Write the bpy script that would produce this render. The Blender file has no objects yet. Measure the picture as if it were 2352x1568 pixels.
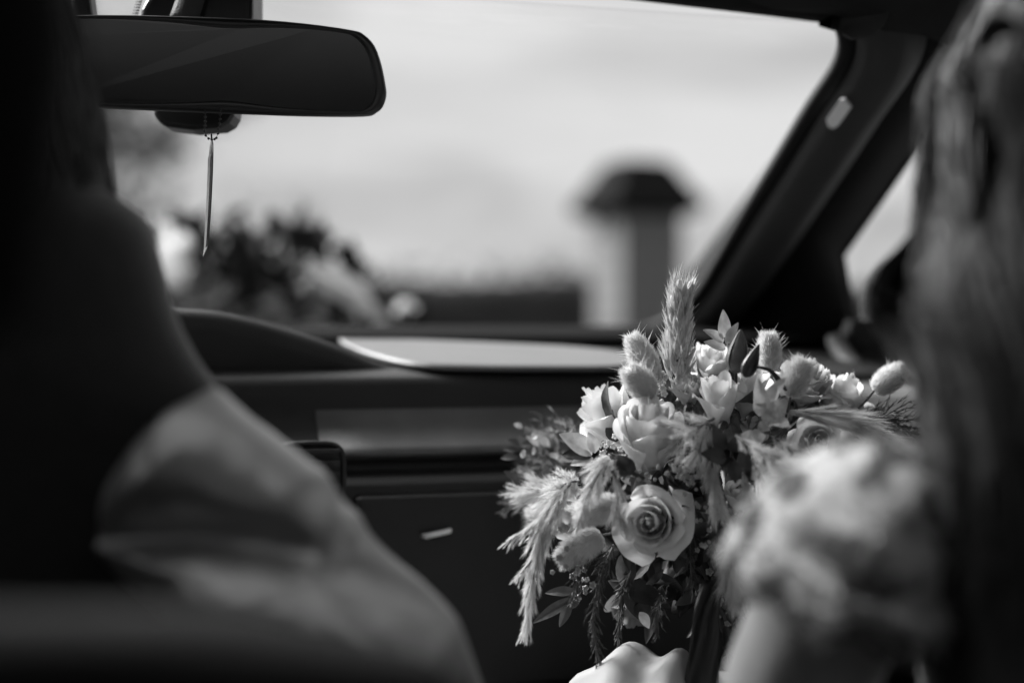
import bpy, math, random
import numpy as np
from mathutils import Vector, Matrix, noise

rnd = random.Random(7)
NR = np.random.RandomState(11)
SC = bpy.context.scene
COL = SC.collection

# ------------------------------------------------------------------ camera
CAM_Z = 1.05
cam_d = bpy.data.cameras.new('camera')
cam = bpy.data.objects.new('camera', cam_d)
COL.objects.link(cam)
cam.location = (0, 0, CAM_Z)
cam.rotation_euler = (math.radians(90), 0, 0)
cam_d.sensor_width = 36
cam_d.lens = 50
cam_d.clip_start = 0.01
cam_d.clip_end = 4000
cam_d.dof.use_dof = True
cam_d.dof.focus_distance = 1.05
cam_d.dof.aperture_fstop = 1.8
SC.camera = cam

# ------------------------------------------------------------------ sky (black and white daylight, overcast)
SUN_EL, SUN_AZ = math.radians(40), math.radians(-62)      # azimuth from +Y towards +X
SUN_DIR = Vector((math.sin(SUN_AZ) * math.cos(SUN_EL), math.cos(SUN_AZ) * math.cos(SUN_EL), math.sin(SUN_EL)))
W = bpy.data.worlds.new('World')
SC.world = W
W.use_nodes = True
nt = W.node_tree
nt.nodes.clear()
def wn(t, **kw):
    n = nt.nodes.new(t)
    for k, v in kw.items():
        setattr(n, k, v)
    return n
sky = wn('ShaderNodeTexSky', sky_type='NISHITA', sun_disc=False, sun_elevation=SUN_EL, sun_rotation=SUN_AZ)
bw = wn('ShaderNodeRGBToBW')
nt.links.new(sky.outputs[0], bw.inputs[0])
tc = wn('ShaderNodeTexCoord')
mp = wn('ShaderNodeMapping')
mp.inputs['Scale'].default_value = (1.0, 1.0, 4.2)
mp.inputs['Rotation'].default_value = (0.0, 0.22, 0.3)
nt.links.new(tc.outputs['Generated'], mp.inputs[0])
nz = wn('ShaderNodeTexNoise')
nz.inputs['Scale'].default_value = 3.1
nz.inputs['Detail'].default_value = 4.0
nz.inputs['Roughness'].default_value = 0.52
nz.inputs['Distortion'].default_value = 0.35
nt.links.new(mp.outputs[0], nz.inputs['Vector'])
rp = wn('ShaderNodeValToRGB')
rp.color_ramp.elements[0].position = 0.40
rp.color_ramp.elements[0].color = (3.55, 3.55, 3.55, 1)
rp.color_ramp.elements[1].position = 0.60
rp.color_ramp.elements[1].color = (5.4, 5.4, 5.4, 1)
nt.links.new(nz.outputs['Fac'], rp.inputs[0])
mx = wn('ShaderNodeMix', data_type='FLOAT')
mx.inputs[0].default_value = 0.86                          # cloud cover over the clear sky
nt.links.new(bw.outputs[0], mx.inputs[2])
nt.links.new(rp.outputs[0], mx.inputs[3])
bg = wn('ShaderNodeBackground')
bg.inputs['Strength'].default_value = 0.052
wo = wn('ShaderNodeOutputWorld')
nt.links.new(mx.outputs[0], bg.inputs['Color'])
nt.links.new(bg.outputs[0], wo.inputs['Surface'])

# ------------------------------------------------------------------ sun (veiled)
sd = bpy.data.lights.new('sun', 'SUN')
sd.energy = 5.0
sd.angle = math.radians(38)
so = bpy.data.objects.new('sun', sd)
COL.objects.link(so)
so.rotation_euler = SUN_DIR.to_track_quat('Z', 'Y').to_euler()

SC.view_settings.view_transform = 'Standard'
SC.view_settings.look = 'None'
SC.view_settings.exposure = 1.6
SC.view_settings.gamma = 1.0
SC.view_settings.use_curve_mapping = False
SC.cycles.max_bounces = 10
SC.cycles.transparent_max_bounces = 16
SC.cycles.use_denoising = True
SC.cycles.caustics_reflective = False

# ------------------------------------------------------------------ frames of reference
K = 36.0 / 50.0 / 2352.0
def P(px, py, Y):
    """a point at the distance Y in front of where the photographer sat"""
    return Vector(((px - 1176) * K * Y, Y, CAM_Z - (py - 784) * K * Y))
TH = math.radians(17.5)
RV = Vector((math.cos(TH), math.sin(TH), 0))               # car's right
FV = Vector((-math.sin(TH), math.cos(TH), 0))              # car's forward
CO = Vector((-0.211, 1.05, 0))
def C(u, v, z):
    p = CO + RV * u + FV * v
    return Vector((p.x, p.y, z))
def ray_u(px, py, u):
    """(v, z) where the sight line meets the car plane u"""
    d = Vector(((px - 1176) * K, 1.0, -(py - 784) * K))
    o = Vector((0, 0, CAM_Z)) - CO
    t = (u - o.dot(RV)) / d.dot(RV)
    p = o + d * t
    return p.dot(FV), p.z
def ray_v(px, py, v):
    d = Vector(((px - 1176) * K, 1.0, -(py - 784) * K))
    o = Vector((0, 0, CAM_Z)) - CO
    t = (v - o.dot(FV)) / d.dot(FV)
    p = o + d * t
    return p.dot(RV), p.z

# ------------------------------------------------------------------ materials
def mat(name, a, rough=0.6, var=0.0, vscale=30.0, bump=0.0, bscale=60.0, trans=0.0, spec=0.5, metal=0.0, sheen=0.0, stretch=None, coat=0.0):
    m = bpy.data.materials.new(name)
    m.use_nodes = True
    t = m.node_tree
    b = t.nodes['Principled BSDF']
    out = t.nodes['Material Output']
    b.inputs['Base Color'].default_value = (a, a, a, 1)
    b.inputs['Roughness'].default_value = rough
    b.inputs['Metallic'].default_value = metal
    b.inputs['Specular IOR Level'].default_value = spec
    if sheen:
        b.inputs['Sheen Weight'].default_value = sheen
        b.inputs['Sheen Roughness'].default_value = 0.35
    if coat:
        b.inputs['Coat Weight'].default_value = coat
    tcn = t.nodes.new('ShaderNodeTexCoord')
    src = tcn.outputs['Object']
    if stretch:
        mpn = t.nodes.new('ShaderNodeMapping')
        mpn.inputs['Scale'].default_value = stretch
        t.links.new(src, mpn.inputs[0])
        src = mpn.outputs[0]
    col = None
    if var:
        n = t.nodes.new('ShaderNodeTexNoise')
        n.inputs['Scale'].default_value = vscale
        n.inputs['Detail'].default_value = 5
        t.links.new(src, n.inputs['Vector'])
        r = t.nodes.new('ShaderNodeValToRGB')
        lo, hi = a * (1 - var), min(0.95, a * (1 + var))
        r.color_ramp.elements[0].position = 0.3
        r.color_ramp.elements[1].position = 0.7
        r.color_ramp.elements[0].color = (lo, lo, lo, 1)
        r.color_ramp.elements[1].color = (hi, hi, hi, 1)
        t.links.new(n.outputs['Fac'], r.inputs[0])
        t.links.new(r.outputs[0], b.inputs['Base Color'])
        col = r.outputs[0]
    if bump:
        n2 = t.nodes.new('ShaderNodeTexNoise')
        n2.inputs['Scale'].default_value = bscale
        n2.inputs['Detail'].default_value = 4
        t.links.new(src, n2.inputs['Vector'])
        bp = t.nodes.new('ShaderNodeBump')
        bp.inputs['Strength'].default_value = bump
        bp.inputs['Distance'].default_value = 0.002
        t.links.new(n2.outputs['Fac'], bp.inputs['Height'])
        t.links.new(bp.outputs[0], b.inputs['Normal'])
    if trans:
        tr = t.nodes.new('ShaderNodeBsdfTranslucent')
        tr.inputs['Color'].default_value = (a, a, a, 1)
        if col:
            t.links.new(col, tr.inputs['Color'])
        ms = t.nodes.new('ShaderNodeMixShader')
        ms.inputs[0].default_value = trans
        t.links.new(b.outputs[0], ms.inputs[1])
        t.links.new(tr.outputs[0], ms.inputs[2])
        t.links.new(ms.outputs[0], out.inputs['Surface'])
    return m

def glass_mat(name, tint, refl=1.0):
    m = bpy.data.materials.new(name)
    m.use_nodes = True
    t = m.node_tree
    t.nodes.clear()
    out = t.nodes.new('ShaderNodeOutputMaterial')
    tr = t.nodes.new('ShaderNodeBsdfTransparent')
    tr.inputs[0].default_value = (tint, tint, tint, 1)
    gl = t.nodes.new('ShaderNodeBsdfGlossy')
    gl.inputs['Roughness'].default_value = 0.02
    lw = t.nodes.new('ShaderNodeLayerWeight')               # Schlick reflectance, the same from both sides
    lw.inputs['Blend'].default_value = 0.5
    pw = t.nodes.new('ShaderNodeMath')
    pw.operation = 'POWER'
    pw.inputs[1].default_value = 5.0
    t.links.new(lw.outputs['Facing'], pw.inputs[0])
    mu = t.nodes.new('ShaderNodeMath')
    mu.operation = 'MULTIPLY_ADD'
    mu.inputs[1].default_value = 0.80 * refl
    mu.inputs[2].default_value = 0.03 * refl
    t.links.new(pw.outputs[0], mu.inputs[0])
    ms = t.nodes.new('ShaderNodeMixShader')
    t.links.new(mu.outputs[0], ms.inputs[0])
    t.links.new(tr.outputs[0], ms.inputs[1])
    t.links.new(gl.outputs[0], ms.inputs[2])
    t.links.new(ms.outputs[0], out.inputs['Surface'])
    return m

def lace_mat(name, a, vs):
    """fine net with denser worked flowers"""
    m = mat(name, a, 0.8, 0.25, 40, 0.4, 260, trans=0.25, spec=0.1)
    t = m.node_tree
    out = t.nodes['Material Output']
    prev = out.inputs['Surface'].links[0].from_socket
    tcn = t.nodes.new('ShaderNodeTexCoord')
    vo = t.nodes.new('ShaderNodeTexNoise')
    vo.inputs['Scale'].default_value = vs
    vo.inputs['Detail'].default_value = 1.5
    t.links.new(tcn.outputs['Object'], vo.inputs['Vector'])
    r = t.nodes.new('ShaderNodeValToRGB')
    r.color_ramp.elements[0].position = 0.44
    r.color_ramp.elements[0].color = (0.55, 0.55, 0.55, 1)
    r.color_ramp.elements[1].position = 0.52
    r.color_ramp.elements[1].color = (1, 1, 1, 1)
    t.links.new(vo.outputs['Fac'], r.inputs[0])
    r2 = t.nodes.new('ShaderNodeValToRGB')
    r2.color_ramp.elements[0].position = 0.44
    r2.color_ramp.elements[0].color = (a * 0.30,) * 3 + (1,)
    r2.color_ramp.elements[1].position = 0.54
    r2.color_ramp.elements[1].color = (a, a, a, 1)
    t.links.new(vo.outputs['Fac'], r2.inputs[0])
    for n in t.nodes:
        if n.type == 'BSDF_PRINCIPLED':
            t.links.new(r2.outputs[0], n.inputs['Base Color'])
        elif n.type == 'BSDF_TRANSLUCENT':
            t.links.new(r2.outputs[0], n.inputs['Color'])
    tp = t.nodes.new('ShaderNodeBsdfTransparent')
    ms = t.nodes.new('ShaderNodeMixShader')
    t.links.new(r.outputs[0], ms.inputs[0])
    t.links.new(tp.outputs[0], ms.inputs[1])
    t.links.new(prev, ms.inputs[2])
    t.links.new(ms.outputs[0], out.inputs['Surface'])
    return m

M = dict(
    soft=mat('soft dark plastic', 0.012, 0.55, 0.2, 25, 0.3, 900),
    lining=mat('dark headlining', 0.020, 0.9, 0.15, 40, 0.3, 700, spec=0.2),
    trim=mat('pillar trim', 0.050, 0.6, 0.12, 30, 0.25, 900),
    rubber=mat('black frit and seal', 0.02, 0.7, spec=0.2),
    dashsheen=mat('painted dash sheen', 0.125, 0.5, 0.06, 20, 0.15, 500),
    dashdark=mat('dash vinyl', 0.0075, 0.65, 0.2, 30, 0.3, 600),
    cowl=mat('matt black cowl', 0.006, 1.0, spec=0.05),
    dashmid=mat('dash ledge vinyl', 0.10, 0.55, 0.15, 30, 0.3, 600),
    chrome=mat('satin metal', 0.6, 0.25, 0.05, 50, metal=1.0),
    paper=mat('pale airbag badge', 0.90, 0.5, 0.06, 200),
    mirror=mat('dimmed mirror', 0.07, 0.22, metal=1.0),
    mplastic=mat('mirror housing plastic', 0.02, 0.38, 0.1, 60),
    seat=mat('seat cloth', 0.013, 0.9, 0.2, 60, 0.4, 800, spec=0.2),
    paint=mat('dark car paint', 0.03, 0.2, coat=0.6),
    glass=glass_mat('windscreen glass', 0.95),
    tint=glass_mat('side glass', 0.86),
    addedroof=glass_mat('added roof glass', 0.9),
    privacy=glass_mat('privacy glass', 0.6),
    blade=mat('polished blade', 0.62, 0.22, 0.12, 60, metal=1.0, stretch=(1, 1, 8)),
    bladeback=mat('blackened blade spine', 0.02, 0.5, metal=0.0),
    bead=mat('dark bead chain', 0.06, 0.35, metal=0.6),
    skin=mat('skin', 0.29, 0.5, 0.05, 20, 0.1, 300, spec=0.4),
    hair=mat('brown hair', 0.0045, 0.40, 0.35, 30, spec=0.10, stretch=(6, 6, 1)),
    hairshine=mat('hair with painted shine', 0.034, 0.40, 0.3, 30, spec=0.3),  # highlights on the hair put into a lighter colour
    hairdark=mat('dark hair', 0.028, 0.55, 0.3, 40, spec=0.25),
    vest=mat('dark waistcoat wool', 0.013, 0.85, 0.2, 80, 0.3, 700, sheen=0.6, spec=0.3),
    shirt=mat('pale satin shirt', 0.36, 0.42, 0.04, 30, 0.10, 500, metal=0.90, sheen=0.3),
    satin=mat('ivory dress satin', 0.36, 0.5, 0.05, 10, 0.12, 300, spec=0.3),
    lace=lace_mat('ivory lace', 0.60, 42),
    ivory=mat('ivory rose petal', 0.74, 0.55, 0.07, 90, 0.12, 500, trans=0.28, spec=0.25),
    blush=mat('blush rose petal', 0.60, 0.55, 0.08, 90, 0.12, 500, trans=0.25, spec=0.25),
    dusky=mat('dusky rose petal', 0.36, 0.6, 0.12, 80, 0.15, 500, trans=0.22, spec=0.25),
    sepal=mat('green sepal', 0.10, 0.5, 0.3, 120, 0.2, 400, trans=0.12),
    leafdark=mat('dark ruscus leaf', 0.028, 0.38, 0.3, 120, 0.2, 400, trans=0.08),
    leafmid=mat('green leaf', 0.07, 0.45, 0.3, 120, 0.2, 400, trans=0.18),
    leafpale=mat('variegated pale leaf', 0.58, 0.5, 0.22, 160, 0.2, 400, trans=0.25),
    fur=mat('hare tail fluff', 0.72, 0.9, 0.05, 60, trans=0.55, spec=0.1),
    furcore=mat('hare tail core', 0.70, 0.95, 0.1, 200, spec=0.05),
    plume=mat('pampas plume', 0.70, 0.9, 0.12, 60, trans=0.45, spec=0.1),
    wheat=mat('dried wheat', 0.64, 0.7, 0.2, 90, trans=0.25, spec=0.2),
    fernpale=mat('greyish dried fern', 0.24, 0.7, 0.35, 90, trans=0.3, spec=0.2),
    fern=mat('dark plumosus fern', 0.085, 0.6, 0.35, 90, trans=0.15, spec=0.3),
    floret=mat('wax floret', 0.45, 0.6, 0.3, 200, 0.4, 600, trans=0.15),
    stem=mat('flower stem', 0.10, 0.6, 0.3, 80),
    ribbon=mat('dark satin ribbon', 0.008, 0.5, 0.1, 30),
    brick=mat('weathered gatepost brick', 0.13, 0.9, 0.25, 5, 0.4, 60),
    slate=mat('dark slate capping', 0.010, 1.0, 0.25, 6, 0.4, 30, spec=0.05),
    hedge=mat('hedge leaves', 0.012, 0.8, 0.4, 2.0, trans=0.08),
    bark=mat('bark', 0.07, 0.9, 0.3, 6, 0.5, 30),
    treeleaf=mat('tree leaves', 0.05, 0.7, 0.3, 2, trans=0.2),
    ground=mat('grass and gravel ground', 0.10, 0.95, 0.4, 0.8, 0.5, 20),
    road=mat('asphalt road', 0.05, 0.9, 0.2, 8, 0.4, 80),
    garlandleaf=mat('dark garland leaf', 0.012, 0.7, 0.3, 60, spec=0.1),
    peony=mat('pale garland petal', 0.66, 0.6, 0.06, 60, trans=0.45, spec=0.2),
)

# ------------------------------------------------------------------ mesh helpers
class MB:
    def __init__(s):
        s.v, s.f, s.n, s.mi = [], [], 0, []
    def add(s, verts, faces, mi=0):
        verts = [tuple(v) for v in verts]
        o = s.n
        s.v.extend(verts)
        s.n += len(verts)
        s.f.extend([tuple(i + o for i in f) for f in faces])
        s.mi.extend([mi] * len(faces))
        return s
    def build(s, name, m, parent=None, smooth=True, loc=None):
        me = bpy.data.meshes.new(name)
        vs = s.v
        if loc is not None:
            L = Vector(loc)
            vs = [(x - L.x, y - L.y, z - L.z) for x, y, z in vs]
        me.from_pydata(vs, [], s.f)
        for mm in (m if isinstance(m, (list, tuple)) else [m]):
            me.materials.append(mm)
        if any(s.mi):
            me.polygons.foreach_set('material_index', s.mi)
        if smooth:
            me.polygons.foreach_set('use_smooth', [True] * len(me.polygons))
        me.update()
        o = bpy.data.objects.new(name, me)
        COL.objects.link(o)
        if loc is not None:
            o.location = loc
        if parent is not None:
            o.parent = parent
            o.matrix_parent_inverse = world_of(parent).inverted()
        return o
def world_of(o):
    m = Matrix.LocRotScale(o.location, o.rotation_euler, o.scale)
    if o.parent is None:
        return m
    return world_of(o.parent) @ o.matrix_parent_inverse @ m
def tag(o, label=None, cat=None, group=None, kind=None):
    for k, v in (('label', label), ('category', cat), ('group', group), ('kind', kind)):
        if v:
            o[k] = v
    return o
def empty(name, loc, label=None, cat=None, group=None):
    o = bpy.data.objects.new(name, None)
    COL.objects.link(o)
    o.location = loc
    o.empty_display_size = 0.05
    return tag(o, label, cat, group)
def frame(axis, up=Vector((0, 0, 1))):
    z = Vector(axis).normalized()
    x = Vector(up).cross(z)
    if x.length < 1e-4:
        x = Vector((1, 0, 0)).cross(z)
        if x.length < 1e-4:
            x = Vector((0, 1, 0)).cross(z)
    x.normalize()
    return x, z.cross(x), z
def spline(pts, n):
    """Catmull-Rom through the points, n samples"""
    pts = [Vector(p) for p in pts]
    if len(pts) == 2:
        return [pts[0].lerp(pts[1], i / (n - 1)) for i in range(n)]
    q = [pts[0] * 2 - pts[1]] + pts + [pts[-1] * 2 - pts[-2]]
    out, m = [], len(pts) - 1
    for i in range(n):
        t = i / (n - 1) * m
        k = min(int(t), m - 1)
        t -= k
        a, b, c, d = q[k:k + 4]
        out.append(0.5 * ((2 * b) + (c - a) * t + (2 * a - 5 * b + 4 * c - d) * t * t + (3 * b - a - 3 * c + d) * t ** 3))
    return out
def lerp_list(vals, n):
    return list(np.interp(np.linspace(0, 1, n), np.linspace(0, 1, len(vals)), vals))
def tube(mb, pts, radii, n=8, caps=True, flat=1.0, mi=0, up=Vector((0, 0, 1))):
    pts = [Vector(p) for p in pts]
    V, F = [], []
    m = len(pts)
    for i, p in enumerate(pts):
        d = pts[min(i + 1, m - 1)] - pts[max(i - 1, 0)]
        x, y, z = frame(d, up)
        for k in range(n):
            a = 2 * math.pi * k / n
            V.append(p + (x * math.cos(a) + y * math.sin(a) * flat) * radii[i])
    for i in range(m - 1):
        for k in range(n):
            F.append((i * n + k, i * n + (k + 1) % n, (i + 1) * n + (k + 1) % n, (i + 1) * n + k))
    if caps:
        F.append(tuple(range(n))[::-1])
        F.append(tuple((m - 1) * n + k for k in range(n)))
    mb.add(V, F, mi)
def lathe(mb, prof, o, axis, n=16, mi=0, up=Vector((0, 0, 1))):
    """prof = [(r, h)] about an axis"""
    x, y, z = frame(axis, up)
    o = Vector(o)
    V, F = [], []
    for r, h in prof:
        for k in range(n):
            a = 2 * math.pi * k / n
            V.append(o + z * h + (x * math.cos(a) + y * math.sin(a)) * r)
    for i in range(len(prof) - 1):
        for k in range(n):
            F.append((i * n + k, i * n + (k + 1) % n, (i + 1) * n + (k + 1) % n, (i + 1) * n + k))
    F.append(tuple(range(n))[::-1])
    F.append(tuple((len(prof) - 1) * n + k for k in range(n)))
    mb.add(V, F, mi)
def ball(mb, c, r, n=8, m=6, sc=(1, 1, 1), axis=(0, 0, 1), mi=0):
    prof = [(max(1e-5, math.sin(math.pi * i / m)) * r, -math.cos(math.pi * i / m) * r * sc[2]) for i in range(m + 1)]
    lathe(mb, prof, c, axis, n, mi)
def grid(mb, fn, nu, nv, mi=0, closed_u=False):
    V = [fn(i / (nu if closed_u else nu - 1), j / (nv - 1)) for j in range(nv) for i in range(nu)]
    F = []
    for j in range(nv - 1):
        for i in range(nu if closed_u else nu - 1):
            i2 = (i + 1) % nu
            F.append((j * nu + i, j * nu + i2, (j + 1) * nu + i2, (j + 1) * nu + i))
    mb.add(V, F, mi)
def prism(mb, loop, d, mi=0):
    """a planar loop given depth along d"""
    n = len(loop)
    loop = [Vector(p) for p in loop]
    d = Vector(d)
    V = loop + [p + d for p in loop]
    F = [tuple(range(n)), tuple(range(2 * n - 1, n - 1, -1))]
    F += [(i, i + n, (i + 1) % n + n, (i + 1) % n) for i in range(n)]
    mb.add(V, F, mi)
def cbox(mb, u0, u1, v0, v1, z0, z1, mi=0):
    V = [C(u, v, z) for z in (z0, z1) for v in (v0, v1) for u in (u0, u1)]
    mb.add(V, [(0, 2, 3, 1), (4, 5, 7, 6), (0, 1, 5, 4), (1, 3, 7, 5), (3, 2, 6, 7), (2, 0, 4, 6)], mi)
def bevel(o, w, seg=3):
    b = o.modifiers.new('bevel', 'BEVEL')
    b.width = w
    b.segments = seg
    b.limit_method = 'ANGLE'
    return o
def solid(o, t, off=-1):
    s = o.modifiers.new('solidify', 'SOLIDIFY')
    s.thickness = t
    s.offset = off
    return o
def blades(mb, B, D, L, Wd, bend=None, mi=0, seg=2):
    """many tapering hairs: bases B, directions D, lengths L, widths Wd, bend vectors"""
    B, D = np.asarray(B, float), np.asarray(D, float)
    n = len(B)
    if n == 0:
        return
    D = D / np.linalg.norm(D, axis=1)[:, None]
    L = np.broadcast_to(np.asarray(L, float), (n,))[:, None]
    Wd = np.broadcast_to(np.asarray(Wd, float), (n,))[:, None]
    bend = np.zeros((n, 3)) if bend is None else np.broadcast_to(np.asarray(bend, float), (n, 3))
    S = np.cross(D, NR.normal(size=(n, 3)))
    S /= np.linalg.norm(S, axis=1)[:, None] + 1e-9
    mid = B + D * L * 0.55 + bend * L * 0.3
    tip = B + D * L + bend * L
    V = np.stack([B - S * Wd / 2, B + S * Wd / 2, mid + S * Wd * 0.38, mid - S * Wd * 0.38, tip], 1).reshape(-1, 3)
    F = []
    for i in range(n):
        k = i * 5
        F.append((k, k + 1, k + 2, k + 3))
        F.append((k + 3, k + 2, k + 4))
    mb.add(V.tolist(), F, mi)
def rdirs(n):
    d = NR.normal(size=(n, 3))
    return d / np.linalg.norm(d, axis=1)[:, None]
def body(name, caps, m, parent, voxel, smooth=6):
    """one continuous skin grown over tapered limbs: (p0, r0, p1, r1)"""
    mb = MB()
    for p0, r0, p1, r1 in caps:
        p0, p1 = Vector(p0), Vector(p1)
        d = p1 - p0
        L = d.length
        if L < 1e-5:
            ball(mb, p0, r0, 14, 10)
            continue
        prof = []
        for i in range(6):
            a = math.pi / 2 * i / 5
            prof.append((max(1e-5, math.sin(a)) * r0, -math.cos(a) * r0))
        for i in range(6):
            a = math.pi / 2 * i / 5
            prof.append((max(1e-5, math.cos(a)) * r1, L + math.sin(a) * r1))
        lathe(mb, prof, p0, d, 14)
    o = mb.build(name, m, parent)
    r = o.modifiers.new('skin', 'REMESH')
    r.mode = 'VOXEL'
    r.voxel_size = voxel
    r.use_smooth_shade = True
    s = o.modifiers.new('smooth', 'SMOOTH')
    s.factor = 0.6
    s.iterations = smooth
    dg = bpy.context.evaluated_depsgraph_get()
    dg.update()
    me = bpy.data.meshes.new_from_object(o.evaluated_get(dg))
    o.modifiers.clear()
    o.data = me
    me.polygons.foreach_set('use_smooth', [True] * len(me.polygons))
    if not me.materials:
        me.materials.append(m)
    return o

# ================================================================== THE PLACE OUTSIDE
def ground_sheet():
    mb = MB()
    R = 1800
    mb.add([(-R, -R, 0), (R, -R, 0), (R, R, 0), (-R, R, 0)], [(0, 1, 2, 3)])
    tag(mb.build('ground', M['ground'], smooth=False), 'dark grass and gravel ground all round the parked car', kind='structure')
    mb = MB()
    w = 2.6
    mb.add([C(-w, -40, 0.004), C(w, -40, 0.004), C(w, 10.5, 0.004), C(-w, 10.5, 0.004)], [(0, 1, 2, 3)])
    tag(mb.build('road', M['road'], smooth=False), 'asphalt driveway under the car', kind='structure')
ground_sheet()

def gatepost():
    Y = 12.0
    t = empty('gatepost', (P(1462, 784, Y).x, Y, 0), 'pale brick gatepost with a dark pyramid cap rising beyond the windscreen', 'gatepost')
    cx, cy = t.location.x, Y
    a = math.radians(24)
    ex, ey = Vector((math.cos(a), math.sin(a), 0)), Vector((-math.sin(a), math.cos(a), 0))
    c = Vector((cx, cy, 0))
    ztop = P(0, 492, Y).z
    # brick courses: every brick a piece of its own, four faces of stretchers laid in half bond
    hw, bh = 0.280, 0.15
    shaft = MB()
    h = hw - 0.012
    z0 = 0
    V = [c + ex * sx * h + ey * sy * h + Vector((0, 0, z)) for z in (0, ztop) for sx, sy in ((-1, -1), (1, -1), (1, 1), (-1, 1))]
    shaft.add(V, [(0, 1, 2, 3)[::-1], (4, 5, 6, 7), (0, 1, 5, 4), (1, 2, 6, 5), (2, 3, 7, 6), (3, 0, 4, 7)])
    shaft.build('mortar_core', M['brick'], t, smooth=False)
    n = int(ztop / bh)
    me = None
    bl = hw * 2 / 2
    for j in range(n):
        for s in range(4):
            d1 = [ex, ey, -ex, -ey][s]
            d2 = [-ey, ex, ey, -ex][s]
            for k in range(2):
                if me is None:
                    mb = MB()
                    l, dd, hh = bl / 2 - 0.006, 0.05, bh / 2 - 0.006
                    V = [(x, y, z) for z in (-hh, hh) for y in (-dd, dd) for x in (-l, l)]
                    mb.add(V, [(0, 2, 3, 1), (4, 5, 7, 6), (0, 1, 5, 4), (1, 3, 7, 5), (3, 2, 6, 7), (2, 0, 4, 6)])
                    o = mb.build('brick', M['brick'], None, smooth=False)
                    me = o.data
                else:
                    o = bpy.data.objects.new('brick', me)
                    COL.objects.link(o)
                off = (k - 0.5) * bl + (0.0 if j % 2 else 0.0)
                o.location = c + d1 * off * (0.998) + d2 * (hw - 0.05 + rnd.uniform(-0.002, 0.004) + 0.001 * s) + Vector((0, 0, (j + 0.5) * bh))
                o.rotation_euler = (0, 0, math.atan2(d1.y, d1.x))
                o.parent = t
                o.matrix_parent_inverse = Matrix.Translation(t.location).inverted()
    cap = MB()
    z1 = n * bh + 0.002
    rings = [(0.35, z1 - 0.002), (0.425, z1 + 0.04), (0.425, z1 + 0.13), (0.385, z1 + 0.16), (0.215, z1 + 0.44), (0.18, z1 + 0.46)]
    V, F = [], []
    for r, z in rings:
        V += [c + ex * sx * r + ey * sy * r + Vector((0, 0, z)) for sx, sy in ((-1, -1), (1, -1), (1, 1), (-1, 1))]
    for i in range(len(rings) - 1):
        F += [(i * 4 + k, i * 4 + (k + 1) % 4, i * 4 + 4 + (k + 1) % 4, i * 4 + 4 + k) for k in range(4)]
    F += [(3, 2, 1, 0), tuple(len(rings) * 4 - 4 + k for k in range(4))]
    cap.add(V, F)
    bevel(cap.build('cap', M['slate'], t, smooth=False), 0.012, 2)
gatepost()

def leaf_cloud(mb, cs, n, size, flat=0.6):
    """leaf-sized faces through ellipsoid clumps cs = [(centre, (rx, ry, rz))]"""
    wts = np.array([c[1][0] * c[1][1] * c[1][2] for c in cs]) ** 0.66
    wts /= wts.sum()
    cnt = NR.multinomial(n, wts)
    V, F = [], []
    for (c, r), k in zip(cs, cnt):
        d = rdirs(k)
        rad = NR.uniform(0.25, 1.0, (k, 1)) ** 0.5
        p = np.asarray(c) + d * rad * np.asarray(r)
        a = rdirs(k)
        b = np.cross(a, rdirs(k))
        b /= np.linalg.norm(b, axis=1)[:, None] + 1e-9
        s = NR.uniform(0.6, 1.4, (k, 1)) * size
        q = np.stack([p - a * s, p + b * s * 0.45, p + a * s, p - b * s * 0.45], 1).reshape(-1, 3)
        o = len(V)
        V.extend(q.tolist())
        F.extend([(o + i * 4, o + i * 4 + 1, o + i * 4 + 2, o + i * 4 + 3) for i in range(k)])
    mb.add(V, F)

def hedge():
    Y = 20.0
    x0, x1 = P(-900, 0, Y).x, P(1420, 0, Y).x
    ztop = P(0, 632, Y).z
    t = empty('hedge', ((x0 + x1) / 2, Y, 0), 'long dark clipped hedge closing the view beyond the bonnet', 'hedge')
    core = MB()
    def f(s, r):
        x = x0 + (x1 - x0) * s
        prof = [(-0.45, 0.0), (-0.5, 0.8), (-0.42, 1.0), (0.42, 1.0), (0.5, 0.8), (0.45, 0)]
        k = min(int(round(r * 5)), 5)
        y, z = prof[k]
        z2 = z * (ztop - 0.08 + 0.06 * noise.noise((x * 0.8, 0, 0)))
        return Vector((x, Y + y + 0.06 * noise.noise((x, z, 3)), z2))
    grid(core, f, 60, 6)
    core.build('hedge_core', M['hedge'], t)
    lv = MB()
    cs = [((x0 + (x1 - x0) * (i + 0.5) / 40, Y, ztop * (0.3 + 0.55 * (i % 2))), (0.5, 0.55, ztop * 0.32)) for i in range(40)]
    leaf_cloud(lv, cs, 6000, 0.07)
    tag(lv.build('foliage', M['hedge'], t, smooth=False), kind='stuff')
hedge()

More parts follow.
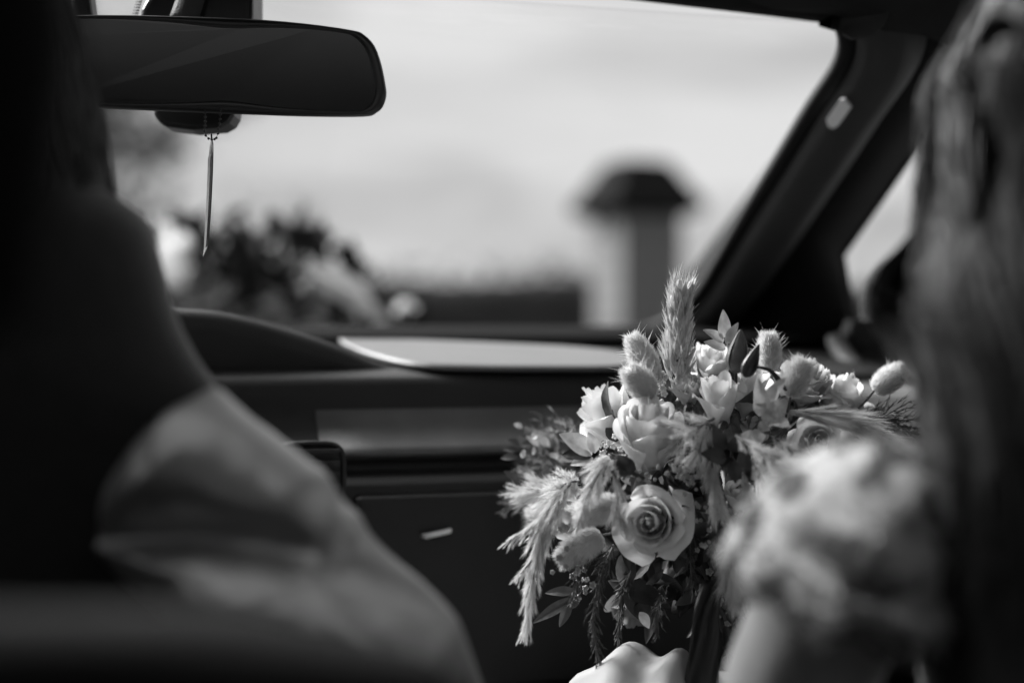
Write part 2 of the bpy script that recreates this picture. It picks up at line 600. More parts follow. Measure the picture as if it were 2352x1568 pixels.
def tree(name, px, Y, h, spread, label, nleaf, leaf, seed, lean=0.0, twigs=3, r0=None, levels=4, m='treeleaf'):
    rr = random.Random(seed)
    base = Vector((P(px, 0, Y).x, Y, 0))
    t = empty(name, base, label, 'tree', 'trees beyond the hedge')
    tr, tips = MB(), []
    def grow(p, d, L, r, lev):
        pts = [p]
        q, dd = p.copy(), d.copy()
        for i in range(4):
            dd = (dd + Vector((rr.uniform(-1, 1), rr.uniform(-1, 1), rr.uniform(-0.5, 1))) * 0.16).normalized()
            q = q + dd * L / 4
            pts.append(q.copy())
        tube(tr, pts, lerp_list([r, r * 0.55], 5), 5 if lev < 2 else 3, caps=False)
        if lev >= levels:
            tips.append(q)
            return
        for k in range(twigs if lev else twigs + 2):
            f = rr.uniform(0.45, 1.0)
            s = pts[min(4, int(f * 4))]
            a = rr.uniform(0, 6.28)
            side = Vector((math.cos(a), math.sin(a), rr.uniform(-0.1, 0.6)))
            grow(s, (dd * (1.0 - spread) + side * spread).normalized(), L * rr.uniform(0.5, 0.72), r * 0.5, lev + 1)
    grow(base, Vector((lean, 0, 1)).normalized(), h * 0.42, r0 or h * 0.022, 0)
    tr.build('trunk', M['bark'], t)
    if nleaf:
        lv = MB()
        leaf_cloud(lv, [(tuple(p), (h * 0.05,) * 3) for p in tips], nleaf, leaf)
        lv.build('crown', M[m], t, smooth=False)
tree('bare_tree', 285, 9.0, 3.6, 0.22, 'narrow dark upright sapling beside the driver outline', 500, 0.04, 4, 0.02, twigs=3, r0=0.06)
tree('broadleaf_tree', 60, 16.0, 6.5, 0.55, 'full leafy tree mostly hidden by the driver at far left', 4000, 0.09, 9)
tree('bare_tree', 640, 26.0, 6.2, 0.5, 'thin almost bare tree under the mirror, right of the hanging blade', 60, 0.07, 21, twigs=3, r0=0.09)
tree('bare_tree', 420, 24.0, 6.0, 0.5, 'thin bare tree left of the hanging blade', 60, 0.07, 33, twigs=3, r0=0.10)
tree('broadleaf_tree', 2030, 9.0, 2.35, 0.6, 'small round tree seen through the passenger window', 2600, 0.05, 5)

# ================================================================== THE CAR
car = empty('car', C(0, 0, 0), 'dark interior of a wedding car with painted dash sheen seen from the back seat', 'car')

# windscreen outline: header points and base points
HZ = lambda u: 1.338 - 0.075 * u * u
def header(u): return C(u, 0.03 - 0.10 * u * u, HZ(u))
TOPC = P(1918, 62, 1.2)          # upper right corner of the glass
BOTC = P(1545, 738, 1.65)        # lower right corner
def mirror_u(p):
    d = p - CO
    u, v = d.dot(RV), d.dot(FV)
    return C(-u, v, p.z)
# right edge of the glass traced as a real curve from header to cowl
EDGE_R = spline([P(1880, 50, 1.19), P(1912, 60, 1.2), P(1926, 95, 1.21), P(1912, 150, 1.23), P(1850, 245, 1.27), P(1780, 362, 1.33), P(1700, 492, 1.41),
                 P(1640, 595, 1.49), P(1600, 660, 1.55), P(1555, 712, 1.60), P(1500, 745, 1.64), P(1420, 757, 1.655)], 40)
EDGE_L = [mirror_u(p) for p in EDGE_R]
def windscreen():
    mb = MB()
    def f(s, t):
        a = EDGE_R[int(round(t * 39))]
        b = EDGE_L[int(round(t * 39))]
        p = b.lerp(a, s)
        bulge = 4 * s * (1 - s)
        return p + FV * 0.06 * bulge + Vector((0, 0, 0.012 * bulge))
    grid(mb, f, 13, 40)
    return mb.build('windscreen', M['glass'], car)
windscreen()

def roof():
    mb = MB()
    def f(s, t):
        u = -0.66 + 1.32 * s
        e = EDGE_R[0]
        if t == 0:
            k = min(abs(u), 0.49)
            p = C(u, 0.03 - 0.10 * k * k, HZ(k) - 0.0)
            return p
        v = 0.02 - 1.75 * t
        return C(u, v, HZ(0) + 0.03 * (1 - (2 * t - 1) ** 2) - 0.085 * abs(u / 0.66) ** 3 + 0.012)
    # the lining leaves an unseen opening, its pane added to light sleeve and lace
    nu, nv = 17, 23
    V = [f(i / (nu - 1), j / (nv - 1)) for j in range(nv) for i in range(nu)]
    F, G = [], []
    for j in range(nv - 1):
        for i in range(nu - 1):
            q = (j * nu + i, j * nu + i + 1, (j + 1) * nu + i + 1, (j + 1) * nu + i)
            (G if (2 <= j <= 8 and 3 <= i <= 12) else F).append(q)
    mb.add(V, F)
    o = mb.build('roof_lining', M['lining'], car)
    solid(o, 0.03, -1)
    gl = MB()
    gl.add([v + Vector((0, 0, 0.012)) for v in V], G)
    gl.build('added_roof_pane', M['addedroof'], car)
    # header rail: a rounded bar along the top of the glass, its lower lip is the edge seen against the sky
    mb = MB()
    us = np.linspace(-0.49, 0.49, 25)
    R0 = EDGE_R[0]
    d0 = R0 - CO
    u0, v0, z0 = d0.dot(RV), d0.dot(FV), R0.z
    crv = []
    for u in us:
        k = 1 - (u / u0) ** 2
        crv.append(C(u, v0 + 0.035 * k, z0 + 0.020 * k))
    V, F = [], []
    for p in crv:
        for dv, dz in ((0.0, 0.0), (-0.012, 0.002), (-0.03, 0.012), (-0.06, 0.05), (0.06, 0.05), (0.02, 0.006)):
            V.append(p + FV * dv + Vector((0, 0, dz)))
    for i in range(len(crv) - 1):
        for k in range(6):
            F.append((i * 6 + k, i * 6 + (k + 1) % 6, i * 6 + 6 + (k + 1) % 6, i * 6 + 6 + k))
    mb.add(V, F)
    mb.build('header_rail', M['lining'], car)
roof()

def pillar(side):
    E = EDGE_R if side > 0 else EDGE_L
    fr, tr = MB(), MB()
    n = len(E)
    def out_in(i):
        p = E[i]
        q = E[min(i + 1, n - 1)] - E[max(i - 1, 0)]
        q.normalize()
        side_v = RV * side
        w = side_v - q * side_v.dot(q)
        w.normalize()
        inn = q.cross(w)
        if inn.dot(FV) > 0:
            inn = -inn
        return p, w, inn
    # black frit and seal: narrow dark strip hugging the glass
    V, F = [], []
    for i in range(n):
        p, w, inn = out_in(i)
        for a, b in ((-0.000, 0.004), (0.012, 0.010), (0.016, 0.0), (0.012, -0.006), (0.0, -0.004)):
            V.append(p + w * a + inn * b)
    for i in range(n - 1):
        for k in range(5):
            F.append((i * 5 + k, i * 5 + (k + 1) % 5, i * 5 + 5 + (k + 1) % 5, i * 5 + 5 + k))
    fr.add(V, F)
    pil = None
    # moulded trim: rounded section turning back towards the door
    V, F = [], []
    sect = [(0.010, 0.002), (0.014, 0.016), (0.024, 0.024), (0.045, 0.028), (0.058, 0.024), (0.066, 0.012), (0.078, 0.006), (0.080, -0.004), (0.014, -0.004)]
    m = len(sect)
    idx = list(range(2, n - 3))
    for i in idx:
        p, w, inn = out_in(i)
        k = i / (n - 1)
        for a, b in sect:
            V.append(p + w * a + inn * b)
    for i in range(len(idx) - 1):
        for k in range(m):
            F.append((i * m + k, i * m + (k + 1) % m, i * m + m + (k + 1) % m, i * m + m + k))
    F.append(tuple(range(m)))
    F.append(tuple((len(idx) - 1) * m + k for k in range(m))[::-1])
    tr.add(V, F)
    pil = tr.build('windscreen_pillar', M['trim'], car)
    vf, zf = ray_u(1923, 588, 0.675)
    vt, zt_ = ray_u(2124, 296, 0.675)
    vb, zb = ray_u(1948, 728, 0.675)
    sl = (zt_ - zf) / (vt - vf)
    line = [C(0.675 * side, vf + (1.345 - zf) / sl, 1.345), C(0.675 * side, vf + 0.001, zf), C(0.675 * side, vb + 0.001, zb), C(0.675 * side, vb + 0.10, zb - 0.10)]
    cum = [0, 0.55, 0.80, 1.0]
    br = MB()
    V, F = [], []
    for i in idx:
        p, w, inn = out_in(i)
        k = (i - idx[0]) / (idx[-1] - idx[0])
        j = 0 if k < cum[1] else (1 if k < cum[2] else 2)
        q = line[j].lerp(line[j + 1], (k - cum[j]) / (cum[j + 1] - cum[j]))
        a = p + w * 0.076 + inn * 0.004
        V += [a, a.lerp(q, 0.5), q]
    for i in range(len(idx) - 1):
        F += [(i * 3 + k, i * 3 + k + 1, i * 3 + 4 + k, i * 3 + 3 + k) for k in range(2)]
    br.add(V, F)
    solid(br.build('pillar_side_trim', M['lining'], pil), 0.004, 0)
    fr.build('windscreen_seal', M['rubber'], pil)
    if side > 0:
        # pale badge let into the trim
        i = 14
        best = min(range(n), key=lambda i: abs((CAM_Z - E[i].z) / E[i].y / -K + 784 - (784 - (784 - 205) * -1) ) if False else abs(784 - (E[i].z - CAM_Z) / E[i].y / K - 212))
        bd = MB()
        loop = []
        p, w, inn = out_in(best)
        q = (E[best + 1] - E[best - 1]).normalized()
        cc = p + w * 0.0185 + inn * 0.0215
        surf = (w * 0.5 + inn * 0.55).normalized()
        nrm = q.cross(surf).normalized()
        if nrm.dot(-Vector((p.x, p.y, p.z - CAM_Z))) < 0:
            nrm = -nrm
        for a, b in ((-0.016, -0.003), (-0.012, -0.006), (0.012, -0.006), (0.017, -0.001), (0.016, 0.004), (0.010, 0.006), (-0.013, 0.006)):
            loop.append(cc + q * a + surf * b + nrm * 0.002)
        prism(bd, loop, nrm * 0.003)
        bd.build('airbag_badge', M['paper'], pil, smooth=False)
pillar(1)
pillar(-1)

# ---- dashboard
DASH = None
def dashboard():
    global DASH
    # section in (v, z), from the cowl under the glass back to the knees
    sec = [(0.56, 1.040), (0.50, 1.0635), (0.47, 1.0650), (0.40, 1.0600), (0.315, 1.0530), (0.305, 1.0450), (0.150, 1.0235), (0.135, 1.0195), (0.130, 1.012), (0.129, 0.998), (0.128, 0.988),
           (0.124, 0.982), (0.098, 0.9560), (0.096, 0.9545), (0.100, 0.951), (0.105, 0.947), (0.103, 0.942), (0.085, 0.938), (0.078, 0.932), (0.080, 0.86), (0.12, 0.74), (0.20, 0.60), (0.40, 0.45)]
    us = [-0.70, -0.6, -0.4, -0.2, 0.0, 0.09, 0.2, 0.4, 0.6, 0.70]
    mb = MB()
    cow = MB()
    V, F = [], []
    for u in us:
        for v, z in ((0.56, 1.043), (0.50, 1.0665), (0.47, 1.0680), (0.40, 1.0630), (0.318, 1.0565), (0.312, 1.0530)):
            V.append(C(u, v - 0.05 * (u / 0.7) ** 2, z))
    for i in range(len(us) - 1):
        F += [(i * 6 + k, i * 6 + k + 1, i * 6 + 7 + k, i * 6 + 6 + k) for k in range(5)]
    cow.add(V, F)
    n = len(sec)
    V, F = [], []
    for u in us:
        for k, (v, z) in enumerate(sec):
            arc = -0.05 * (u / 0.7) ** 2 if k < 5 else -0.0 * u
            V.append(C(u, v + arc, z))
    for i in range(len(us) - 1):
        for k in range(n - 1):
            F.append((i * n + k, i * n + k + 1, i * n + n + k + 1, i * n + n + k))
    mb.add(V, F)
    DASH = mb.build('dashboard', M['dashdark'], car)
    bevel(DASH, 0.004, 2)
    cow.build('defroster_cowl', M['cowl'], DASH)
    # window light on the dash top, imitated by a separate paler strip
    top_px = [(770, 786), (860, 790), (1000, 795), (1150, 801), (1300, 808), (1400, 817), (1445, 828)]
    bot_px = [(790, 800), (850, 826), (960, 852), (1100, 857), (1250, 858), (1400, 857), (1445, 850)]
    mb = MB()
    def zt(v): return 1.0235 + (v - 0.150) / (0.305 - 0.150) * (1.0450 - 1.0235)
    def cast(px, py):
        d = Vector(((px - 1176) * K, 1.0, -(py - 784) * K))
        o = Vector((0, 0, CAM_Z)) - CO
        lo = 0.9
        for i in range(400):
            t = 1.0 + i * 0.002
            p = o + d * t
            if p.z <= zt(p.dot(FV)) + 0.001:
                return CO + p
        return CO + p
    sheen_t = spline([cast(*p) for p in top_px], 24)
    sheen_b = spline([cast(*p) for p in bot_px], 24)
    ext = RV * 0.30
    sheen_t += [sheen_t[-1] + RV * 0.05 - FV * 0.02]
    sheen_b += [sheen_b[-1] + RV * 0.05 + FV * 0.01]
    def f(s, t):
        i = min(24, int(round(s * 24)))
        p = sheen_t[i].lerp(sheen_b[i], t)
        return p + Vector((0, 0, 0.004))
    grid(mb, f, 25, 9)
    o = mb.build('dash_sheen', M['dashsheen'], DASH)
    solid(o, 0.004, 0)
    # ledge overlaid in paler vinyl that stands in for caught light
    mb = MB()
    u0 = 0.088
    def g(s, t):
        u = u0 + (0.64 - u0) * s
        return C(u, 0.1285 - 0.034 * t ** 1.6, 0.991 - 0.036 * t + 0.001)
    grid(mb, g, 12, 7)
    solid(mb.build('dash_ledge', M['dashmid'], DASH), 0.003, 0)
    # instrument hood
    sil = [(-200, 790), (-100, 735), (100, 712), (250, 705), (390, 707), (500, 713), (600, 736), (700, 767), (780, 793), (840, 822), (900, 843), (985, 856)]
    pts = [ray_v(px, py, 0.17) for px, py in sil]
    us = [p[0] for p in pts]
    zs = [p[1] for p in pts]
    N = 40
    uu = np.linspace(us[0], us[-1], N)
    zz = np.interp(uu, us, zs)
    for _ in range(2):
        zz[1:-1] = (zz[:-2] + 2 * zz[1:-1] + zz[2:]) / 4
    mb = MB()
    V, F = [], []
    prof = [(0.30, -0.030), (0.26, -0.012), (0.20, -0.001), (0.175, 0.0), (0.168, -0.002), (0.164, -0.008), (0.164, -0.020), (0.175, -0.05)]
    for u, z in zip(uu, zz):
        fade = min(1.0, max(0.15, (z - 1.0) / 0.05))
        for v, dz in prof:
            V.append(C(u, v, z + dz * (fade if v > 0.2 else 1)))
        V.append(C(u, 0.15, 0.93))
        V.append(C(u, 0.30, 0.93))
    m = len(prof) + 2
    for i in range(N - 1):
        for k in range(m):
            F.append((i * m + k, i * m + (k + 1) % m, i * m + m + (k + 1) % m, i * m + m + k))
    F.append(tuple(range(m)))
    F.append(tuple((N - 1) * m + k for k in range(m))[::-1])
    mb.add(V, F)
    mb.build('instrument_hood', M['soft'], DASH)
    # centre vent with bright rim beside the driver's sleeve
    mb = MB()
    u, z = ray_v(714, 1088, 0.05)
    loop = []
    for k in range(28):
        a = 2 * math.pi * k / 28
        e = lambda x: math.copysign(abs(x) ** 0.5, x)
        loop.append(C(u + 0.026 * e(math.cos(a)), 0.05, z + 0.024 * e(math.sin(a))))
    tube(mb, loop + [loop[0]], [0.0025] * 29, 6, caps=False)
    vent = mb.build('air_vent', M['dashdark'], DASH)
    mb = MB()
    prism(mb, loop[:-1], FV * 0.03)
    mb.build('vent_body', M['soft'], vent, smooth=False)
    sl = None
    for k in range(5):
        mb = MB()
        cbox(mb, u - 0.022, u + 0.022, 0.043, 0.047, z - 0.019 + k * 0.009, z - 0.0165 + k * 0.009)
        mb.build('vent_slat', M['soft'], vent, smooth=False)
    # bright glovebox latch
    a, za = ray_v(968, 1229, 0.074)
    b, zb = ray_v(1034, 1216, 0.074)
    mb = MB()
    z = (za + zb) / 2
    V = []
    tube(mb, [C(a, 0.074, za), C(a + 0.002, 0.068, za), C(b - 0.002, 0.068, zb), C(b, 0.074, zb)], [0.0018, 0.0026, 0.0026, 0.0018], 8, flat=0.9)
    mb.build('glovebox_latch', M['paper'], DASH)
    # glovebox lid: a shallow raised panel
    mb = MB()
    cbox(mb, 0.11, 0.62, 0.072, 0.10, 0.76, 0.925)
    bevel(mb.build('glovebox_lid', M['dashdark'], DASH, smooth=False), 0.006)
    # centre console and gear tunnel
    mb = MB()
    cbox(mb, -0.13, 0.09, 0.066, 0.3, 0.60, 0.945)
    cbox(mb, -0.11, 0.08, -0.7, 0.09, 0.35, 0.60)
    bevel(mb.build('centre_console', M['dashdark'], car, smooth=False), 0.015)
dashboard()

# ---- doors, side glass, rest of the shell
def shell():
    v_f, z_f = ray_u(1923, 588, 0.68)        # front corner of the passenger window
    v_t, z_t = ray_u(2124, 296, 0.68)        # where its front edge meets the hair
    v_b, z_b = ray_u(1948, 728, 0.68)        # lower front corner
    sl = (z_t - z_f) / (v_t - v_f)
    ztop = 1.285
    v_top = v_f + (ztop - z_f) / sl
    for s in (1, -1):
        U = 0.68 * s
        d = RV * 0.05 * s
        door = MB()
        sill = z_b - 0.004
        # lower door panel
        prism(door, [C(U, v_b, sill), C(U, 0.62, sill - 0.0), C(U, 0.62, 0.35), C(U, -0.55, 0.35), C(U, -0.55, sill + 0.01)], d)
        dr = door.build('door', M['soft'], car, smooth=False)
        fr = MB()
        d = RV * 0.010 * s
        # upright quarter between pillar and window, rail over the window, centre pillar
        prism(fr, [C(U, v_b, sill), C(U, v_f, z_f), C(U, v_top, ztop), C(U, v_top - 0.02, 1.36), C(U, 0.25, 1.36), C(U, 0.75, 1.10), C(U, 0.75, sill)], d)
        prism(fr, [C(U, v_top - 0.002, ztop), C(U, -0.50, ztop + 0.01), C(U, -0.50, 1.36), C(U, v_top - 0.022, 1.36)], d)
        prism(fr, [C(U, -0.50, sill + 0.006), C(U, -0.50, 1.36), C(U, -0.60, 1.36), C(U, -0.60, 0.35), C(U, -0.552, 0.35)], d)
        fr.build('window_frame', M['lining'], dr, smooth=False)
        d = RV * 0.05 * s
        gl = MB()
        gl.add([C(U + 0.006 * s, v_b + 0.003, sill - 0.01), C(U + 0.006 * s, v_f + 0.003, z_f), C(U + 0.006 * s, v_top, ztop + 0.01), C(U + 0.006 * s, -0.52, ztop + 0.015), C(U + 0.006 * s, -0.55, sill)], [(0, 1, 2, 3, 4)])
        gl.build('window_pane', M['tint'], dr, smooth=False)
        # grab handle and armrest
        if s > 0:
            h = MB()
            pts = [ray_u(px, py, 0.655) for px, py in ((1938, 775), (1948, 800), (1975, 835), (2005, 868), (2040, 890))]
            tube(h, spline([C(0.645, v, z) for v, z in pts], 12), [0.010] * 12, 8)
            h.build('door_handle', M['dashmid'], dr)
            a = MB()
            v1, z1 = ray_u(2090, 880, 0.62)
            cbox(a, 0.60, 0.679, v1 - 0.5, v1 + 0.12, z1 - 0.06, z1)
            bevel(a.build('armrest', M['dashdark'], dr, smooth=False), 0.012)
        # rear door with tinted window
        rd = MB()
        prism(rd, [C(U, -0.602, sill), C(U, -0.602, 0.35), C(U, -1.75, 0.35), C(U, -1.75, sill)], d)
        prism(rd, [C(U, -0.602, 1.27), C(U, -1.75, 1.25), C(U, -1.75, 1.36), C(U, -0.602, 1.36)], d)
        r_ = rd.build('door', M['soft'], car, smooth=False)
        gl = MB()
        gl.add([C(U + 0.03 * s, -0.59, sill - 0.01), C(U + 0.03 * s, -1.74, sill - 0.01), C(U + 0.03 * s, -1.74, 1.26), C(U + 0.03 * s, -0.59, 1.28)], [(0, 1, 2, 3)])
        gl.build('window_pane', M['privacy'], r_, smooth=False)
    mb = MB()
    cbox(mb, -0.68, 0.68, -1.80, -1.76, 0.35, 1.12)
    cbox(mb, -0.68, 0.68, -1.80, -1.76, 1.28, 1.38)
    mb.build('tailgate', M['lining'], car, smooth=False)
    mb = MB()
    mb.add([C(-0.68, -1.78, 1.11), C(0.68, -1.78, 1.11), C(0.68, -1.78, 1.29), C(-0.68, -1.78, 1.29)], [(0, 1, 2, 3)])
    mb.build('rear_window', M['privacy'], car, smooth=False)
    mb = MB()
    cbox(mb, -0.72, 0.72, -1.8, 0.7, 0.30, 0.345)
    mb.build('floor_pan', M['lining'], car, smooth=False)
    mb = MB()
    cbox(mb, -0.72, 0.72, 0.62, 0.66, 0.30, 1.04)
    mb.build('bulkhead', M['lining'], car, smooth=False)
    # bonnet and wings ahead of the glass
    mb = MB()
    def f(s, t):
        u = -0.74 + 1.48 * s
        v = 0.60 + 1.15 * t
        return C(u, v, 1.045 - 0.055 * t - 0.10 * t ** 4 - 0.06 * abs(2 * s - 1) ** 4)
    grid(mb, f, 17, 13)
    solid(mb.build('bonnet', M['paint'], car), 0.02, -1)
    mb = MB()
    cbox(mb, -0.74, 0.74, 0.70, 1.74, 0.25, 0.86)
    mb.build('front_body', M['paint'], car, smooth=False)
    for u in (-0.68, 0.68):
        for v in (1.25, -1.35):
            mb = MB()
            lathe(mb, [(0.20, -0.1), (0.31, -0.1), (0.325, -0.05), (0.325, 0.05), (0.31, 0.1), (0.20, 0.1)], C(u, v, 0.326), RV, 28)
            w = mb.build('wheel', M['rubber'], car)
    # wing mirrors
    for s in (1, -1):
        mb = MB()
        u0, z0 = 0.86, 1.118
        V = []
        cc = C(u0 * s + 0.07 * s, 0.44, 1.095)
        ring = []
        for k in range(24):
            a = 2 * math.pi * k / 24
            e = lambda x: math.copysign(abs(x) ** 0.7, x)
            ring.append((0.10 * e(math.cos(a)), 0.058 * e(math.sin(a))))
        secs = [(0.0, 1.0), (0.03, 1.04), (0.07, 0.85), (0.10, 0.45), (0.105, 0.05)]
        V, F = [], []
        for dv, sc in secs:
            V += [cc + RV * x * sc + FV * dv + Vector((0, 0, z * sc)) for x, z in ring]
        for i in range(len(secs) - 1):
            F += [(i * 24 + k, i * 24 + (k + 1) % 24, i * 24 + 24 + (k + 1) % 24, i * 24 + 24 + k) for k in range(24)]
        F.append(tuple(range(24)))
        mb.add(V, F)
        tube(mb, [cc - RV * 0.09 * s + Vector((0, 0, -0.035)) + FV * 0.04, C(0.735 * s, 0.46, 1.03)], [0.02, 0.028], 8)
        wm = mb.build('wing_mirror', M['paint'], car)
        g = MB()
        g.add([cc + RV * x * 0.86 - FV * 0.0025 + Vector((0, 0, z * 0.86)) for x, z in ring], [tuple(range(24))])
        g.build('mirror_glass', M['mirror'], wm, smooth=False)
shell()

# ---- rear-view mirror
def rear_mirror():
    out_px = [(120, 66), (133, 46), (158, 38), (250, 36), (400, 38), (560, 43), (700, 55), (810, 71), (838, 82), (862, 108), (877, 150), (886, 195), (888, 220),
              (880, 245), (865, 259), (838, 267), (700, 267), (560, 263), (400, 256), (250, 249), (150, 243), (128, 232), (117, 200), (115, 120)]
    def Ym(px):
        return 1.035 + (px - 120) / 770 * 0.045
    pts = []
    n = len(out_px)
    loop2 = []
    for i in range(n):                         # rounded outline
        p0, p1 = Vector(out_px[i]), Vector(out_px[(i + 1) % n])
        q0, q1 = Vector(out_px[i - 1]), Vector(out_px[(i + 2) % n])
        for t in (0, 0.34, 0.67):
            loop2.append(0.5 * ((2 * p0) + (p1 - q0) * t + (2 * q0 - 5 * p0 + 4 * p1 - q1) * t * t + (3 * p0 - q0 - 3 * p1 + q1) * t ** 3))
    L = [P(p.x, p.y, Ym(p.x)) for p in loop2]
    c = sum(L, Vector()) / len(L)
    ax = P(890, 160, Ym(890)) - P(120, 160, Ym(120))
    up = Vector((0, 0, 1))
    nrm = ax.cross(up).normalized()            # towards the viewer
    if nrm.y > 0:
        nrm = -nrm
    def ring(sc_in, d):
        r = []
        for p in L:
            v = p - c
            l = v.length
            r.append(p - v.normalized() * sc_in + nrm * d)
        return r
    secs = [(0.0095, 0.0035), (0.0085, 0.0055), (0.006, 0.0062), (0.003, 0.0055), (0.0008, 0.003), (0.0, -0.001), (0.001, -0.006), (0.006, -0.016), (0.018, -0.026), (0.03, -0.030)]
    mb = MB()
    V, F = [], []
    m = len(L)
    for a, d in secs:
        V += ring(a, d)
    for i in range(len(secs) - 1):
        F += [(i * m + k, i * m + (k + 1) % m, i * m + m + (k + 1) % m, i * m + m + k) for k in range(m)]
    F.append(tuple((len(secs) - 1) * m + k for k in range(m)))
    mb.add(V, F)
    rv = mb.build('rear_view_mirror', M['mplastic'], car)
    g = MB()
    g.add(ring(0.009, 0.0046), [tuple(range(m))])
    g.build('mirror_glass', M['mirror'], rv, smooth=False)
    # stalk and sensor housing behind, meeting the glass above and showing below
    mb = MB()
    YB = 1.11
    low = [(350, 240), (352, 262), (362, 280), (380, 290), (440, 298), (505, 293), (525, 282), (536, 264), (540, 240)]
    prism(mb, [P(x, y, YB) for x, y in low], Vector((0, 0.035, 0)))
    bevel(mb.build('sensor_cover', M['mplastic'], rv, smooth=False), 0.004, 3)
    mb = MB()
    hi = [(318, -80), (300, 60), (580, 60), (580, -80)]
    prism(mb, [P(x, y, 1.10) for x, y in [(372, -90), (348, -30), (322, 20), (318, 60), (577, 60), (580, 30), (580, -90)]], Vector((0, 0.05, 0)))
    bevel(mb.build('sensor_housing', M['mplastic'], rv, smooth=False), 0.005, 3)
    mb = MB()
    grid(mb, lambda s, t: P(388 + 40 * (1 - t) + s * (62 + 5 * t), -60 + t * 108, 1.094) + Vector((0, -0.004 * math.sin(math.pi * s), 0)), 7, 7)
    solid(mb.build('housing_panel', M['dashmid'], rv), 0.002, 0)
    mb = MB()
    prism(mb, [P(158, -80, 1.12), P(163, 60, 1.12), P(214, 60, 1.12), P(196, -80, 1.12)], Vector((0, 0.02, 0)))
    bevel(mb.build('wiring_cover', M['mplastic'], rv, smooth=False), 0.003, 2)
    tube_ = MB()
    tube(tube_, [P(450, 150, 1.075), P(450, 60, 1.12)], [0.016, 0.018], 12)
    tube_.build('mirror_stalk', M['mplastic'], rv)
    # dot frit on the glass left of the sensor: small discs
    mb = MB()
    for j in range(14):
        for k in range(3):
            q = P(312 - k * 5 + j * 2.0 + 0.0, 44 - j * 6.5, 1.118)
            lathe(mb, [(0.0009 - 0.0002 * k, 0), (0.0009 - 0.0002 * k, 0.0004)], q, (0, -1, 0), 8)
    o = mb.build('dot_frit', M['rubber'], rv, smooth=False)
    o['kind'] = 'stuff'
rear_mirror()

# ---- seats
def seat(u, v, tilt, label):
    s = MB()
    # backrest: tapered slab, leaning back
    def sect(h, w, d, y):
        r = []
        for k in range(24):
            a = 2 * math.pi * k / 24
            e = lambda x: math.copysign(abs(x) ** 0.55, x)
            r.append(C(u + w * e(math.cos(a)), y + d * e(math.sin(a)), h))
        return r
    prof = [(0.52, 0.20, 0.06, 0), (0.58, 0.24, 0.07, 0.0), (0.74, 0.270, 0.065, -0.03), (0.86, 0.275, 0.058, -0.055), (0.915, 0.265, 0.05, -0.07), (0.951, 0.236, 0.042, -0.08), (0.970, 0.175, 0.032, -0.085), (0.977, 0.06, 0.012, -0.085)]
    V, F = [], []
    for h, w, d, y in prof:
        V += sect(h, w, d, v + y * tilt)
    for i in range(len(prof) - 1):
        F += [(i * 24 + k, i * 24 + (k + 1) % 24, i * 24 + 24 + (k + 1) % 24, i * 24 + 24 + k) for k in range(24)]
    F += [tuple(range(24))[::-1], tuple((len(prof) - 1) * 24 + k for k in range(24))]
    s.add(V, F)
    st = empty('seat', C(u, v, 0.35))
    st.parent = car
    st.matrix_parent_inverse = Matrix.Translation(car.location).inverted()
    s.build('backrest', M['seat'], st)
    c = MB()
    cbox(c, u - 0.24, u + 0.24, v - 0.02, v + 0.48, 0.42, 0.58)
    bevel(c.build('cushion', M['seat'], st, smooth=False), 0.05, 4)
    h = MB()
    hp = []
    prof = [(1.04, 0.07, 0.03), (1.055, 0.115, 0.045), (1.13, 0.125, 0.05), (1.20, 0.115, 0.045), (1.215, 0.07, 0.025)]
    V, F = [], []
    for z, w, d in prof:
        V += sect(z, w, d, v - 0.10 * tilt)
    for i in range(len(prof) - 1):
        F += [(i * 24 + k, i * 24 + (k + 1) % 24, i * 24 + 24 + (k + 1) % 24, i * 24 + 24 + k) for k in range(24)]
    F += [tuple(range(24))[::-1], tuple((len(prof) - 1) * 24 + k for k in range(24))]
    h.add(V, F)
    for s_ in (-0.05, 0.05):
        tube(h, [C(u + s_, v - 0.09 * tilt, 0.95), C(u + s_, v - 0.10 * tilt, 1.06)], [0.006, 0.006], 8)
    h.build('headrest', M['seat'], st)
    st['label'] = label
seat(-0.235, -0.56, 1.0, "driver's dark seat")
seat(0.445, -0.63, 0.8, 'dark passenger seat behind the bride')

# ================================================================== PEOPLE
def rows_shell(mb, rows, Y, cx, depth, n=28, wave=0.0, seed=0.0, px_left=False):
    """a soft upright shell: rows of (py, edge px) give the half-width at each height about x = cx"""
    V, F = [], []
    for j, (py, ex) in enumerate(rows):
        z = CAM_Z - (py - 784) * K * Y
        w = abs((ex - 1176) * K * Y - cx)
        d = depth if not callable(depth) else depth(j / (len(rows) - 1))
        for k in range(n):
            a = 2 * math.pi * k / n
            r = 1 + wave * noise.noise((math.cos(a) * 2.2 + seed, math.sin(a) * 2.2, z * 7))
            V.append((cx + math.cos(a) * w * r, Y + math.sin(a) * min(d, w * 1.3 + 0.004) * r, z))
    for j in range(len(rows) - 1):
        F += [(j * n + k, j * n + (k + 1) % n, j * n + n + (k + 1) % n, j * n + n + k) for k in range(n)]
    F += [tuple(range(n))[::-1], tuple((len(rows) - 1) * n + k for k in range(n))]
    mb.add(V, F)
def dense(rows, n):
    ys = np.linspace(rows[0][0], rows[-1][0], n)
    xs = np.interp(ys, [r[0] for r in rows], [r[1] for r in rows])
    return list(zip(ys, xs))

